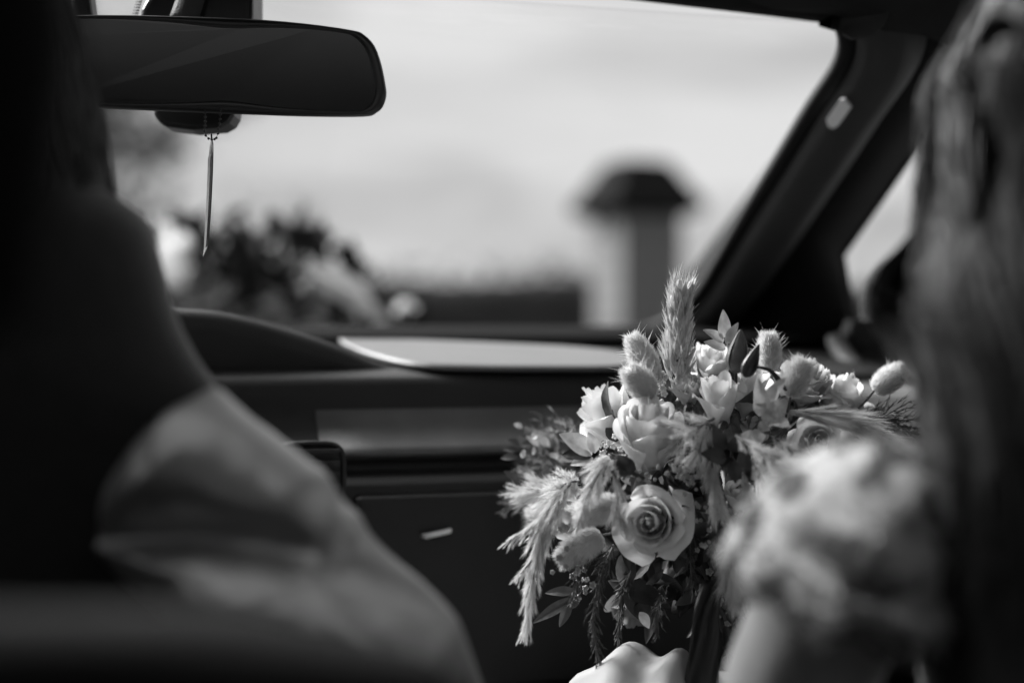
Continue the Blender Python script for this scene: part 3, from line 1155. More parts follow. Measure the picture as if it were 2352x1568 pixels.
def hand_caps(wrist, to, palm_n, curl, size=1.0):
    """palm, four unequal bent fingers and a thumb as tapered limbs"""
    w, to, pn = Vector(wrist), Vector(to).normalized(), Vector(palm_n).normalized()
    sd = to.cross(pn).normalized()
    caps = []
    for k in (-1, 0, 1):
        caps.append((w + sd * 0.012 * k, 0.017, w + to * 0.08 * size + sd * 0.022 * k, 0.012))
    for k, L in enumerate((0.068, 0.078, 0.072, 0.056)):
        b = w + to * 0.082 * size + sd * (0.030 - 0.020 * k)
        d, p = to.copy(), b
        for s, seg in enumerate((0.45, 0.32, 0.23)):
            q = p + d * L * seg * size
            caps.append((p, 0.0086 - 0.0006 * s, q, 0.0082 - 0.0009 * s))
            d = (d * math.cos(curl) + pn * math.sin(curl)).normalized()
            p = q
    b = w + to * 0.025 + sd * 0.024
    d = (to * 0.6 + sd * 0.7 + pn * 0.35).normalized()
    q = b + d * 0.042 * size
    caps.append((b, 0.012, q, 0.0098))
    d2 = (to * 0.8 + pn * 0.6).normalized()
    caps.append((q, 0.0098, q + d2 * 0.032 * size, 0.008))
    return caps

def head_caps(c, fw, up=Vector((0, 0, 1))):
    c, fw = Vector(c), Vector(fw).normalized()
    sd = fw.cross(up).normalized()
    caps = [(c + up * 0.03 - fw * 0.015, 0.082, c + up * 0.03 + fw * 0.015, 0.078),
            (c + fw * 0.02, 0.068, c - up * 0.065 + fw * 0.055, 0.042),
            (c + fw * 0.078 + up * 0.025, 0.009, c + fw * 0.098 - up * 0.012, 0.012),
            (c + fw * 0.085 - up * 0.048 + sd * 0.012, 0.009, c + fw * 0.085 - up * 0.048 - sd * 0.012, 0.009),
            (c + fw * 0.07 + up * 0.04 + sd * 0.03, 0.013, c + fw * 0.07 + up * 0.04 - sd * 0.03, 0.013)]
    for s in (-1, 1):
        caps.append((c + sd * 0.078 * s + up * 0.012, 0.012, c + sd * 0.080 * s - up * 0.02 + fw * 0.006, 0.009))
    return caps

# ---- the driver
def driver():
    t = empty('person', (-0.30, 0.74, 0.55), 'driver at left in dark waistcoat and pale satin shirt sleeve, seen from behind', 'person')
    hc = Vector((-0.325, 0.80, 1.175))
    caps = head_caps(hc, FV)
    sh_r, el_r = P(400, 1060, 0.775), P(800, 1700, 0.79)
    wr_r = P(1080, 1900, 1.0)
    caps += [(hc - Vector((0, 0, 0.05)), 0.055, (-0.30, 0.75, 1.06), 0.058),
             ((-0.31, 0.76, 1.03), 0.05, (-0.225, 0.785, 0.965), 0.036), ((-0.30, 0.75, 1.03), 0.05, (-0.42, 0.76, 0.99), 0.045),
             ((-0.31, 0.785, 0.96), 0.070, (-0.31, 0.785, 0.66), 0.072), ((-0.27, 0.785, 0.94), 0.065, (-0.35, 0.785, 0.94), 0.065),
             (sh_r, 0.040, el_r, 0.036), ((-0.225, 0.785, 0.965), 0.036, sh_r, 0.036), (el_r, 0.038, wr_r, 0.026),
             ((-0.42, 0.76, 0.99), 0.045, (-0.50, 0.88, 0.80), 0.040), ((-0.50, 0.88, 0.80), 0.038, (-0.42, 1.06, 0.86), 0.026),
             ((-0.24, 0.74, 0.64), 0.085, (-0.28, 1.10, 0.66), 0.062), ((-0.38, 0.72, 0.64), 0.085, (-0.50, 1.06, 0.66), 0.062),
             ((-0.28, 1.10, 0.66), 0.058, (-0.36, 1.34, 0.42), 0.042), ((-0.50, 1.06, 0.66), 0.058, (-0.60, 1.28, 0.42), 0.042)]
    caps += hand_caps(wr_r, (0.2, 1, -0.1), (0, 0.2, -1), 0.5)
    caps += hand_caps((-0.42, 1.06, 0.86), (0.1, 1, 0.3), (0.6, 0.3, -0.5), 0.7)
    body('body', caps, M['skin'], t, 0.006)
    h = MB()
    hr = [(-345, -140), (-330, -60), (-280, 10), (-200, 70), (-100, 120), (0, 150), (60, 164), (200, 195), (250, 205), (350, 224), (430, 238), (470, 236), (500, 200), (505, 150)]
    rows_shell(h, hr, 0.78, -0.304, lambda k: 0.115, 30, 0.03, 2.0)
    for i in range(150):                              # locks lying over the hair
        a = rnd.uniform(-2.6, 0.9)
        pts, y0 = [], rnd.uniform(-250, 150)
        ye = rnd.uniform(350, 510)
        for k in range(9):
            py = y0 + (ye - y0) * k / 8
            ex = np.interp(py, [r[0] for r in hr], [r[1] for r in hr])
            w = abs((ex - 1176) * K * 0.78 + 0.304)
            aa = a + 0.06 * math.sin(k * 0.9 + i)
            pts.append((-0.304 + math.cos(aa) * w, 0.78 + math.sin(aa) * min(0.115, w * 1.3 + 0.004), CAM_Z - (py - 784) * K * 0.78))
        tube(h, pts, lerp_list([0.002, 0.0032, 0.0028, 0.0008], 9), 4, caps=False)
    h.build('hair', M['hairdark'], t)
    v = MB()
    vr = [(405, 120), (420, 190), (436, 246), (452, 268), (475, 294), (498, 320), (520, 340), (560, 353), (640, 376), (710, 396), (760, 416), (820, 450), (890, 498), (950, 520), (1050, 530), (1250, 530), (1600, 490), (2000, 470), (2300, 480)]
    rows_shell(v, dense(vr, 70), 0.785, -0.314, lambda k: 0.085, 40, 0.012, 5.0)
    v.build('waistcoat', M['vest'], t)
    # white sleeve with its folds
    e_px = [(490, 888), (510, 897), (540, 926), (580, 960), (620, 988), (700, 1052), (748, 1088), (786, 1150), (826, 1186), (850, 1228), (900, 1280), (980, 1345), (1050, 1422), (1082, 1500), (1112, 1570), (1170, 1690), (1230, 1800)]
    N, R = 110, 44
    ez = spline([Vector((a, b, 0)) for a, b in e_px], N)
    def fold(px, py, k, ph):
        '''height of the cloth in metres: puckers at the shoulder seam, a heavy sag across the arm, rolls down the outer edge'''
        face = max(0.0, math.sin(ph)) ** 0.6
        def shelf(yc, up, down, h):
            d = py - yc                              # rises slowly below yc, then turns under
            return h * (math.exp(-(d / up) ** 2) if d < 0 else math.exp(-(d / down) ** 2))
        a = shelf(1370 + 0.0009 * max(0, px - 430) ** 2 * 0.6, 140, 60, 0.042) / (1 + math.exp(-(px - 360) / 55))
        b = shelf(1085 + 0.20 * (px - 330), 90, 40, 0.003) - 0.020 * math.exp(-((py - 1195 - 0.0005 * max(0, px - 430) ** 2) / 42) ** 2)
        c = shelf(962 + 0.12 * (px - 440), 42, 170, 0.018) * math.exp(-((px - 500) / 230) ** 2)
        d = 0.006 * math.exp(-((px - 900 - 0.75 * (py - 1400)) / 26) ** 2) + 0.005 * math.exp(-((px - 770 - 0.8 * (py - 1330)) / 24) ** 2) * (1 if py > 1250 else 0)
        d -= 0.006 * math.exp(-((px - 985 - 0.6 * (py - 1420)) / 30) ** 2)
        q = px - 0.75 * py
        d += 0.0042 * math.sin(q / 17 + 2.2 * noise.noise((px * 0.006, py * 0.004, 3.0))) / (1 + math.exp(-(py - 1180) / 50)) / (1 + math.exp(-(q + 330) / 40))
        w = 0.003 * noise.noise((px * 0.007, py * 0.007, 1.5)) + 0.0015 * noise.noise((px * 0.02, py * 0.016, 7.5))
        return (a + b + c + d) * face + w
    s = MB()
    V, F = [], []
    for i in range(N):
        k = i / (N - 1)
        e = ez[i]
        q = ez[min(i + 6, N - 1)] - ez[max(i - 6, 0)]
        q.normalize()
        nrm = Vector((0.76, -0.65, 0))
        Yc = 0.745 + 0.03 * k
        r = float(np.interp(k, [0, 0.03, 0.07, 0.16, 0.5, 0.8, 1], [0.010, 0.026, 0.040, 0.054, 0.058, 0.056, 0.050]))
        rp = r / (K * Yc)
        c = Vector((e.x, e.y, 0)) - nrm * rp
        for j in range(R):
            ph = 2 * math.pi * j / R
            px, py = c.x + nrm.x * rp * math.cos(ph), c.y + nrm.y * rp * math.cos(ph)
            dd = fold(px, py, k, ph)
            V.append(P(px, py, Yc) + Vector((0, -math.sin(ph) * (r + dd) , 0)) + Vector((0, 0, 0.25 * dd)))
    for i in range(N - 1):
        F += [(i * R + j, i * R + (j + 1) % R, i * R + R + (j + 1) % R, i * R + R + j) for j in range(R)]
    F += [tuple(range(R))[::-1], tuple((N - 1) * R + j for j in range(R))]
    s.add(V, F)
    o = s.build('shirt_sleeve', M['shirt'], t)
    sb = o.modifiers.new('subdivision', 'SUBSURF')
    sb.levels = sb.render_levels = 1
    # trousers
    tr = MB()
    tube(tr, spline([(-0.24, 0.72, 0.64), (-0.26, 0.95, 0.67), (-0.28, 1.10, 0.66), (-0.36, 1.34, 0.42)], 14), lerp_list([0.10, 0.085, 0.075, 0.06], 14), 16)
    tube(tr, spline([(-0.38, 0.70, 0.64), (-0.46, 0.92, 0.67), (-0.50, 1.06, 0.66), (-0.60, 1.28, 0.42)], 14), lerp_list([0.10, 0.085, 0.075, 0.06], 14), 16)
    tr.build('trousers', M['vest'], t)
driver()

# ---- the bride
HANDLE = P(1725, 1490, 1.08)
def bride():
    t = empty('person', (0.30, 0.72, 0.55), 'bride at right with long wavy hair and a lace cap sleeve, seen from behind', 'person')
    hc = Vector((0.350, 0.765, 1.150))
    caps = head_caps(hc, FV * 0.9 + RV * 0.3)
    arm = [P(2035, 1210, 0.72), P(1955, 1300, 0.72), P(1900, 1410, 0.735), P(1828, 1568, 0.765), P(1745, 1840, 0.82)]
    wr = HANDLE + Vector((0.015, -0.10, -0.015))
    caps += [(hc - Vector((0, 0, 0.05)), 0.05, (0.30, 0.75, 0.98), 0.045), ((0.30, 0.75, 0.965), 0.042, arm[0], 0.034), ((0.30, 0.75, 0.965), 0.042, (0.43, 0.78, 0.93), 0.038),
             ((0.30, 0.75, 0.90), 0.072, (0.30, 0.74, 0.64), 0.085), (arm[0], 0.034, arm[1], 0.039), (arm[1], 0.039, arm[2], 0.0400), (arm[2], 0.0400, arm[3], 0.0395), (arm[3], 0.0395, arm[4], 0.034),
             (arm[4], 0.034, wr, 0.022), ((0.43, 0.78, 0.93), 0.038, (0.43, 0.92, 0.74), 0.034), ((0.43, 0.92, 0.74), 0.034, HANDLE + Vector((0.055, -0.03, -0.065)), 0.022),
             ((0.22, 0.74, 0.66), 0.08, (0.16, 1.12, 0.70), 0.060), ((0.38, 0.76, 0.66), 0.08, (0.30, 1.18, 0.70), 0.060), ((0.16, 1.12, 0.70), 0.055, (0.10, 1.42, 0.42), 0.04), ((0.30, 1.18, 0.70), 0.055, (0.24, 1.46, 0.42), 0.04)]
    caps += hand_caps(wr, (0.05, 1, 0.15), (0.9, 0, -0.1), 0.75, 0.95)
    caps += hand_caps(HANDLE + Vector((0.055, -0.03, -0.065)), (-0.6, 0.75, 0.0), (-0.6, -0.6, 0), 0.75, 0.95)
    body('body', caps, M['skin'], t, 0.005)
    # hair: a dark mass and several hundred wavy locks
    cx, Y = 0.312, 0.745
    hr = [(-420, 2470), (-395, 2390), (-320, 2320), (-200, 2275), (-100, 2255), (0, 2232), (70, 2200), (140, 2160), (210, 2132), (300, 2120), (420, 2112), (600, 2102), (700, 2100), (800, 2122), (860, 2138), (950, 2136), (1050, 2142), (1200, 2135), (1400, 2105), (1620, 2090), (1650, 2250)]
    def hy(py):
        q = min(1.0, max(0.0, (py - 250) / 900))
        return Y - 0.065 * q * q * (3 - 2 * q)
    def hp(py, a, lift=0.0):
        ex = np.interp(py, [r[0] for r in hr], [r[1] for r in hr]) + (42 if py < 600 else 26)
        yy = hy(py)
        w = abs((ex - 1176) * K * yy - cx) + lift
        return Vector((cx + math.cos(a) * w, yy + math.sin(a) * min(0.118, w * 1.4 + 0.004), CAM_Z - (py - 784) * K * yy))
    h = MB()
    n_, m_ = 40, 70
    V, F = [], []
    for py, ex in dense(hr, m_):
        for k in range(n_):
            a = 2 * math.pi * k / n_
            V.append(hp(py, a, -0.006 + 0.004 * noise.noise((math.cos(a) * 3, math.sin(a) * 3, py * 0.004))))
    for j in range(m_ - 1):
        F += [(j * n_ + k, j * n_ + (k + 1) % n_, j * n_ + n_ + (k + 1) % n_, j * n_ + n_ + k) for k in range(n_)]
    F += [tuple(range(n_))[::-1], tuple((m_ - 1) * n_ + k for k in range(n_))]
    h.add(V, F)
    # clumps of fine strands, every clump with its own slow wave
    for c_ in range(85):
        a0 = math.pi + rnd.gauss(0.25, 0.75)
        y0 = rnd.choice([-360, -300, -220, -100, 40, 200, 420]) + rnd.uniform(-60, 60)
        ye = min(y0 + rnd.uniform(600, 1300), rnd.uniform(950, 1640))
        mi_ = 1 if c_ % 4 == 0 else 0  # every fourth clump takes the painted highlight colour
        ph, fr, amp = rnd.uniform(0, 6.28), rnd.uniform(0.7, 1.6), rnd.uniform(0.06, 0.26)
        lf = rnd.uniform(-0.004, 0.004)
        wide = rnd.uniform(0.03, 0.09)
        for q in range(26):
            da, dl = rnd.gauss(0, wide), rnd.gauss(0, 0.0016)
            dp = rnd.gauss(0, 0.25)
            y1, y2 = y0 + rnd.uniform(-40, 40), ye + rnd.uniform(-120, 60)
            n = 15
            pts = []
            for k in range(n):
                f = k / (n - 1)
                pinch = 0.45 + 0.55 * abs(math.sin(ph + f * fr * 3.14))
                pts.append(hp(y1 + (y2 - y1) * f, a0 + da * pinch + amp * math.sin(ph + dp * f + f * fr * 6.28) * (0.2 + 0.8 * f), lf + dl + 0.005 * math.cos(ph + f * fr * 6.28) * f))
            r_ = rnd.uniform(0.0005, 0.0009)
            tube(h, pts, lerp_list([r_ * 0.6, r_, r_, r_ * 0.8, 0.0002], n), 3, caps=False, mi=mi_)
    # flyaways
    for q in range(60):
        a0 = math.pi + rnd.gauss(0.1, 0.4)
        y1 = rnd.uniform(-300, 500)
        pts = [hp(y1 + k * rnd.uniform(40, 60), a0 + 0.03 * math.sin(k), 0.001 + 0.0012 * k) for k in range(8)]
        tube(h, pts, [0.00025] * 8, 3, caps=False)
    # looser locks in the painted shine colour falling forward past the cheek and collarbone
    for i in range(150):
        j = rnd.gauss(0, 1)
        k1 = rnd.uniform(0, 1)
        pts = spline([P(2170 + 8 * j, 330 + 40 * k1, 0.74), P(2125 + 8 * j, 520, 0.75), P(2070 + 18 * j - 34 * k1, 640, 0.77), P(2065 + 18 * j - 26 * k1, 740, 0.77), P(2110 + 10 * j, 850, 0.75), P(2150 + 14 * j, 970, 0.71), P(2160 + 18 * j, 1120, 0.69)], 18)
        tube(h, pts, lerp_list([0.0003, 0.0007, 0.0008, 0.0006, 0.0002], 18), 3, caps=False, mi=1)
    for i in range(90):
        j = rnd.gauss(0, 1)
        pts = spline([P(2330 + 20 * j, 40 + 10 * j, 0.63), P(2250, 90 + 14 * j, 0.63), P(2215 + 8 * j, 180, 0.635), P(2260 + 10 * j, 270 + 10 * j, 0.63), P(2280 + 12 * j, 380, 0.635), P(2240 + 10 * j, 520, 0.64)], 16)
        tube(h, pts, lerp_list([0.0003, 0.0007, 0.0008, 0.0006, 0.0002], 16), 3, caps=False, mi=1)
    h.build('hair', [M['hair'], M['hairshine']], t)
    # lace cap sleeve
    st = [((2180, 1100), 0.010, 0.72), ((2120, 1130), 0.028, 0.715), ((2055, 1180), 0.046, 0.71), ((2000, 1245), 0.057, 0.71), ((1982, 1280), 0.0625, 0.712), ((1968, 1315), 0.0635, 0.714), ((1958, 1350), 0.0625, 0.716)]
    cen = spline([P(a[0], a[1], y) for a, r, y in st], 34)
    rad = lerp_list([r for a, r, y in st], 34)
    N = 72
    V, F = [], []
    for i, p in enumerate(cen):
        d = (cen[min(i + 1, 33)] - cen[max(i - 1, 0)])
        x, y, z = frame(d, Vector((0, 1, 0)))
        for k in range(N):
            a = 2 * math.pi * k / N
            r = rad[i] * (1 + 0.035 * noise.noise((math.cos(a) * 3, math.sin(a) * 3, i * 0.14)) + 0.05 * (i / 33) ** 2 * math.sin(a * 9))
            off = z * (0.010 * abs(math.sin(a * 4.5)) if i >= 31 else 0) * (1 if i == 33 else 0.5)
            V.append(p + (x * math.cos(a) + y * math.sin(a)) * r + off)
    for i in range(33):
        F += [(i * N + k, i * N + (k + 1) % N, i * N + N + (k + 1) % N, i * N + N + k) for k in range(N)]
    s = MB()
    s.add(V, F)
    # soft eyelash fringe along the lace
    B, D = [], []
    for i in range(4, 34):
        for q in range(26):
            k = rnd.randrange(N)
            v = Vector(V[i * N + k])
            B.append(v)
            D.append((v - cen[i]).normalized() * 0.7 + Vector((rnd.uniform(-.5, .5), rnd.uniform(-.5, .5), rnd.uniform(-.6, .3))))
    blades(s, [tuple(b) for b in B], [tuple(d) for d in D], NR.uniform(0.003, 0.007, len(B)), 0.0012)
    o = s.build('lace_sleeve', M['lace'], t)
    solid(o, 0.0012, 0)
    # bodice
    b = MB()
    br = [(1010, 2240), (1040, 2190), (1100, 2150), (1200, 2120), (1400, 2110), (1700, 2140), (2100, 2120), (2500, 2060)]
    rows_shell(b, dense(br, 30), 0.735, 0.30, lambda k: 0.098, 36, 0.01, 3.0)
    b.build('bodice', M['lace'], t)
    # skirt gathered over the lap
    k = MB()
    def f(s_, t_):
        x = -0.02 + 0.50 * s_
        y = 0.72 + 0.62 * t_
        pxr = x / (K * y) + 1176
        top = 0.705
        z = top + 0.022 * math.sin(3.14 * t_)
        # three full folds that stand up against the dark footwell
        for cx_, w_, hgt, yy in ((0.040, 0.026, 0.070, 1.02), (0.080, 0.026, 0.092, 1.04), (0.120, 0.022, 0.090, 1.02), (0.20, 0.03, 0.05, 1.05), (0.27, 0.04, 0.06, 1.05), (0.35, 0.04, 0.06, 1.05)):
            z += hgt * math.exp(-((x - cx_ - 0.25 * (y - 1.02)) / w_) ** 2) * math.exp(-((y - yy) / 0.16) ** 2)
        z -= 0.30 * max(0, 0.045 - x) + 1.2 * max(0, t_ - 0.82)
        z += 0.004 * noise.noise((x * 22, y * 14, 2))
        return Vector((x, y, z))
    grid(k, f, 90, 60)
    solid(k.build('skirt', M['satin'], t), 0.002, -1)
bride()

# ================================================================== HANGING BLADE
def pendant():
    def Z(zx, zy, Y=1.045):
        return P((450 + zx * 0.2553) * 0.9408, (240 + zy * 0.2551) * 0.9408, Y)
    t = empty('mirror_charm', Z(262, 150), 'small silvery sword blade hanging on a bead chain under the rear-view mirror', 'charm')
    bl = MB()
    edge = [(250, 400), (245, 450), (236, 535), (225, 580), (222, 700), (214, 900), (207, 1050), (200, 1180), (191, 1350), (186, 1440), (178, 1512)]
    spine = [(268, 400), (278, 432), (279, 535), (278, 580), (275, 700), (266, 900), (258, 1050), (249, 1180), (238, 1350), (231, 1412), (180, 1516)]
    V, F, MI = [], [], []
    for (ex, ey), (sx, sy) in zip(edge, spine):
        l = lambda k, y: Z(ex + (sx - ex) * k, ey + (sy - ey) * k, y)
        V += [l(0, 1.0462), l(0.42, 1.0450), l(0.78, 1.0458), l(0.80, 1.0466), l(1.0, 1.0480), l(0.5, 1.0492)]
    n = len(edge)
    for i in range(n - 1):
        for k in range(6):
            F.append((i * 6 + k, i * 6 + (k + 1) % 6, i * 6 + 6 + (k + 1) % 6, i * 6 + 6 + k))
            MI.append(1 if k in (2, 3, 4) else 0)
    F += [(5, 4, 3, 2, 1, 0), tuple((n - 1) * 6 + k for k in range(6))]
    MI += [0, 0]
    bl.v, bl.f, bl.mi, bl.n = [tuple(v) for v in V], F, MI, len(V)
    b = bl.build('blade', [M['blade'], M['bladeback']], t, smooth=False)
    tg = MB()
    tube(tg, [Z(258, 340, 1.047), Z(262, 400, 1.047), Z(268, 436, 1.047)], [0.0006, 0.0008, 0.0006], 8)
    tg.build('tang', M['bladeback'], b)
    cp = [(196, 100, 1.052), (198, 140, 1.05), (200, 180, 1.048), (200, 222, 1.047), (199, 266, 1.046), (192, 312, 1.045), (205, 357, 1.045), (232, 386, 1.0445), (262, 396, 1.044), (288, 392, 1.0445),
          (307, 380, 1.045), (321, 338, 1.045), (325, 292, 1.045), (338, 245, 1.046), (342, 200, 1.047), (345, 155, 1.048), (347, 110, 1.05)]
    w = MB()
    pts = [Z(*c) for c in cp]
    tube(w, pts, [0.00022] * len(pts), 6)
    ch = w.build('chain', M['bead'], t)
    for p in pts:
        m = MB()
        ball(m, p, 0.00098, 10, 8)
        m.build('bead', M['bead'], ch)
pendant()

# ================================================================== FLOWERS
def petal_mesh(R, H, phi, wid, curl, seed, spiral=0.06, tipround=0.2, nu=11, nt=11, notch=0.0, ruff=0.03):
    V, F = [], []
    sx = (seed * 12.9898) % 7.0
    for j in range(nt):
        t = j / (nt - 1)
        for i in range(nu):
            s = 2 * i / (nu - 1) - 1
            w = wid * (0.40 + 0.60 * math.sin(min(t * 1.15, 1.0) * math.pi / 2))
            w *= 1 - 0.30 * max(0.0, (t - 0.72) / 0.28) ** 2
            a = phi + s * w
            r = R * (0.20 + 0.80 * math.sin(min(1, t * 1.02) * math.pi / 2) ** 0.85)
            e = max(0.0, t - 0.58)
            edge = max(0.0, abs(s) - 0.45)
            rr = r + curl * R * (e * e * 3.6 + 0.5 * edge * edge * t) + R * spiral * s
            z = H * t * (1 - tipround * min(1.0, 1.1 * R / H) * abs(s) ** 3 * t ** 2) - curl * H * e * e * 2.6
            nz_ = noise.noise((a * 1.7 + sx, t * 2.2 + sx, seed * 0.37))
            rr += R * ruff * 2.2 * nz_ * t
            z += H * ruff * noise.noise((s * 3.1 + sx, seed, 4.0)) * t * 2.0
            V.append((rr * math.cos(a), rr * math.sin(a), z))
    for j in range(nt - 1):
        F += [(j * nu + i, j * nu + i + 1, (j + 1) * nu + i + 1, (j + 1) * nu + i) for i in range(nu - 1)]
    return V, F

def rose(parent, pos, axis, R, H, n, opening, m, label=None, seed=1, name='rose', inner=0.10, ruff=0.03, tight=0.75, wide=(1.55, 0.98), sep=True, drop=0.28):
    x, y, z = frame(axis)
    T = Matrix((x, y, z)).transposed().to_4x4()
    T.translation = Vector(pos) - z * H * 0.5
    def tf(V):
        return [T @ Vector(v) for v in V]
    core = MB()
    prof = [(R * 0.10, -H * 0.10), (R * 0.24, -H * 0.05), (R * 0.42, H * 0.06), (R * 0.42, H * 0.28), (R * 0.26, H * 0.52), (R * 0.12, H * 0.72), (R * 0.03, H * 0.78)]
    lathe(core, prof, T.translation, z, 14, 0)
    if sep:
        for k in range(5):
            V, F = petal_mesh(R * 0.72, H * 0.45, k * 1.2566, 0.5, 0.5, seed + k, 0, 0.9, 5, 5)
            V = [(a * (1 - 0.5 * (c / H)), b * (1 - 0.5 * (c / H)), c - H * 0.10) for a, b, c in V]
            core.add(tf(V), F, 1)
    r = core.build(name, [M[m], M['sepal']], parent)
    if label:
        r['label'] = label
    rr = random.Random(seed)
    for i in range(n):
        f = i / max(1, n - 1)
        shut = -0.55 * max(0.0, 1 - f / 0.35) if inner < 0.15 else 0.0
        Ri = R * (inner + (1 - inner) * f ** tight)
        Hi = H * (0.90 + 0.10 * math.sin(math.pi * min(1, f * 1.1)) - drop * f ** 3 * opening)
        wd = wide[0] + (wide[1] - wide[0]) * f ** 0.6
        cu = opening * (0.02 + f ** 2.2) + rr.uniform(-0.05, 0.08) + shut
        V, F = petal_mesh(Ri, Hi, i * 2.39996 + rr.uniform(-0.25, 0.25), wd, cu, seed * 10 + i, 0.10 - 0.04 * f, 0.20 + 0.14 * rr.random(), 13, 12, ruff=ruff * (0.6 + f))
        pm = MB()
        pm.add(tf(V), F)
        pm.build('petal', M[m], r)
    return r

def hare_tail(parent, p0, p1, r, n=4600, bristles=45, stem=None, label=None, fl=0.0042, brl=0.012):
    p0, p1 = Vector(p0), Vector(p1)
    d = p1 - p0
    L = d.length
    x, y, z = frame(d)
    mb = MB()
    prof = []
    for i in range(11):
        t = i / 10
        rr = r * 0.80 * (math.sin(math.pi * (0.06 + 0.90 * t ** 0.9))) ** 0.55
        prof.append((max(0.0003, rr if 0 < i < 10 else 0.0004), L * t))
    lathe(mb, prof, p0, z, 14, 1)
    t = NR.uniform(0.0, 1.0, n)
    a = NR.uniform(0, 2 * math.pi, n)
    rr = r * 0.78 * np.sin(np.pi * (0.06 + 0.90 * t ** 0.9)) ** 0.55
    X, Yv, Zv = np.array(x), np.array(y), np.array(z)
    rad = np.cos(a)[:, None] * X + np.sin(a)[:, None] * Yv
    B = np.array(p0) + Zv * (L * t)[:, None] + rad * rr[:, None]
    lift = 0.45 + 0.5 * t
    D = rad * 0.75 + Zv * lift[:, None] + NR.normal(size=(n, 3)) * 0.22
    blades(mb, B, D, fl * NR.uniform(0.6, 1.3, n), 0.00030, bend=Zv * 0.12, mi=0)
    if bristles:
        t = NR.uniform(0.45, 1.0, bristles)
        a = NR.uniform(0, 2 * math.pi, bristles)
        rr = r * 0.78 * np.sin(np.pi * (0.06 + 0.90 * t ** 0.9)) ** 0.55
        rad = np.cos(a)[:, None] * X + np.sin(a)[:, None] * Yv
        B = np.array(p0) + Zv * (L * t)[:, None] + rad * rr[:, None]
        D = rad * 0.8 + Zv * 0.6 + NR.normal(size=(bristles, 3)) * 0.25
        blades(mb, B, D, brl * NR.uniform(0.6, 1.2, bristles), 0.00038, mi=0)
    if stem:
        tube(mb, spline([p0 + z * 0.002] + [Vector(s) for s in stem], 8), [0.0009] * 8, 6, mi=2)
    o = mb.build('hare_tail_grass', [M['fur'], M['furcore'], M['stem']], parent)
    if label:
        o['label'] = label
    return o

def plume(parent, pts, L0, nb, nh, m='plume', name='pampas_plume', ang=0.5, prof=None, hw=0.0006, droop=0.0, label=None, spread=0.35, hl=0.30, stemr=0.0012, bs=(0.0, 1.0), side=None):
    """a feathery head: many short branchlets along a curved spine, each carrying fine hairs"""
    fine = m not in ('fern', 'fernpale')
    if fine:
        nh, hw, spread = int(nh * 3.4), hw * 0.42, spread * 1.5
    sp = spline(pts, 60)
    mb = MB()
    tube(mb, sp, lerp_list([stemr, stemr * 0.3], 60), 5, caps=False, mi=1)
    prof = prof or (lambda s: math.sin(math.pi * (0.12 + 0.80 * s)) ** 0.7)
    BB, DD, LL, WW, BE = [], [], [], [], []
    for i in range(nb):
        s = bs[0] + (bs[1] - bs[0]) * (i + rnd.random()) / nb
        k = min(58, int(s * 59))
        p = sp[k]
        tg = (sp[k + 1] - sp[max(0, k - 1)]).normalized()
        x, y, z = frame(tg)
        a = rnd.uniform(0, 6.283)
        rad = x * math.cos(a) + y * math.sin(a)
        if side is not None:
            rad = (rad + Vector(side)).normalized()
        g = ang * rnd.uniform(0.6, 1.25)
        d = (tg * math.cos(g) + rad * math.sin(g)).normalized()
        L = L0 * prof(s) * rnd.uniform(0.65, 1.2)
        bend = Vector((0, 0, -droop)) + tg * 0.15
        for q in range(nh):
            f = rnd.random() ** 0.8
            b = p + d * L * f + bend * (L * f * f * 0.6)
            dd = (d + Vector((rnd.gauss(0, 1), rnd.gauss(0, 1), rnd.gauss(0, 1))) * spread).normalized()
            BB.append(tuple(b))
            DD.append(tuple(dd))
            LL.append(L * hl * rnd.uniform(0.6, 1.4))
            WW.append(hw)
            BE.append(tuple(bend * 0.5))
        BB.append(tuple(p))
        DD.append(tuple(d))
        LL.append(L * 1.05)
        WW.append(hw * 1.5)
        BE.append(tuple(bend * 0.6))
    blades(mb, BB, DD, np.array(LL), np.array(WW), np.array(BE))
    o = mb.build(name, [M[m], M['stem']], parent)
    if label:
        o['label'] = label
    return o

def leaf_geo(base, tip, nrm, w, fold=0.35, curl=0.15, nu=7, nt=11, wavy=0.0):
    base, tip, nrm = Vector(base), Vector(tip), Vector(nrm)
    d = tip - base
    L = d.length
    d.normalize()
    sd = d.cross(nrm).normalized()
    nn = sd.cross(d).normalized()
    V, F = [], []
    for j in range(nt):
        t = j / (nt - 1)
        ww = w * (math.sin(math.pi * t ** 0.85) ** 0.8) * (1 - 0.25 * t) + 0.0003
        for i in range(nu):
            s = 2 * i / (nu - 1) - 1
            V.append(base + d * (L * t) + sd * (ww * s) + nn * (fold * ww * abs(s) - curl * L * (t - 0.5) ** 2 * 2 + wavy * w * math.sin(t * 11 + s * 2)))
    for j in range(nt - 1):
        F += [(j * nu + i, j * nu + i + 1, (j + 1) * nu + i + 1, (j + 1) * nu + i) for i in range(nu - 1)]
    return V, F
def leaf(parent, base, tip, nrm, w, m, label=None, **kw):
    mb = MB()
    V, F = leaf_geo(base, tip, nrm, w, **kw)
    mb.add(V, F)
    o = mb.build('leaf', M[m], parent)
    if label:
        o['label'] = label
    return o
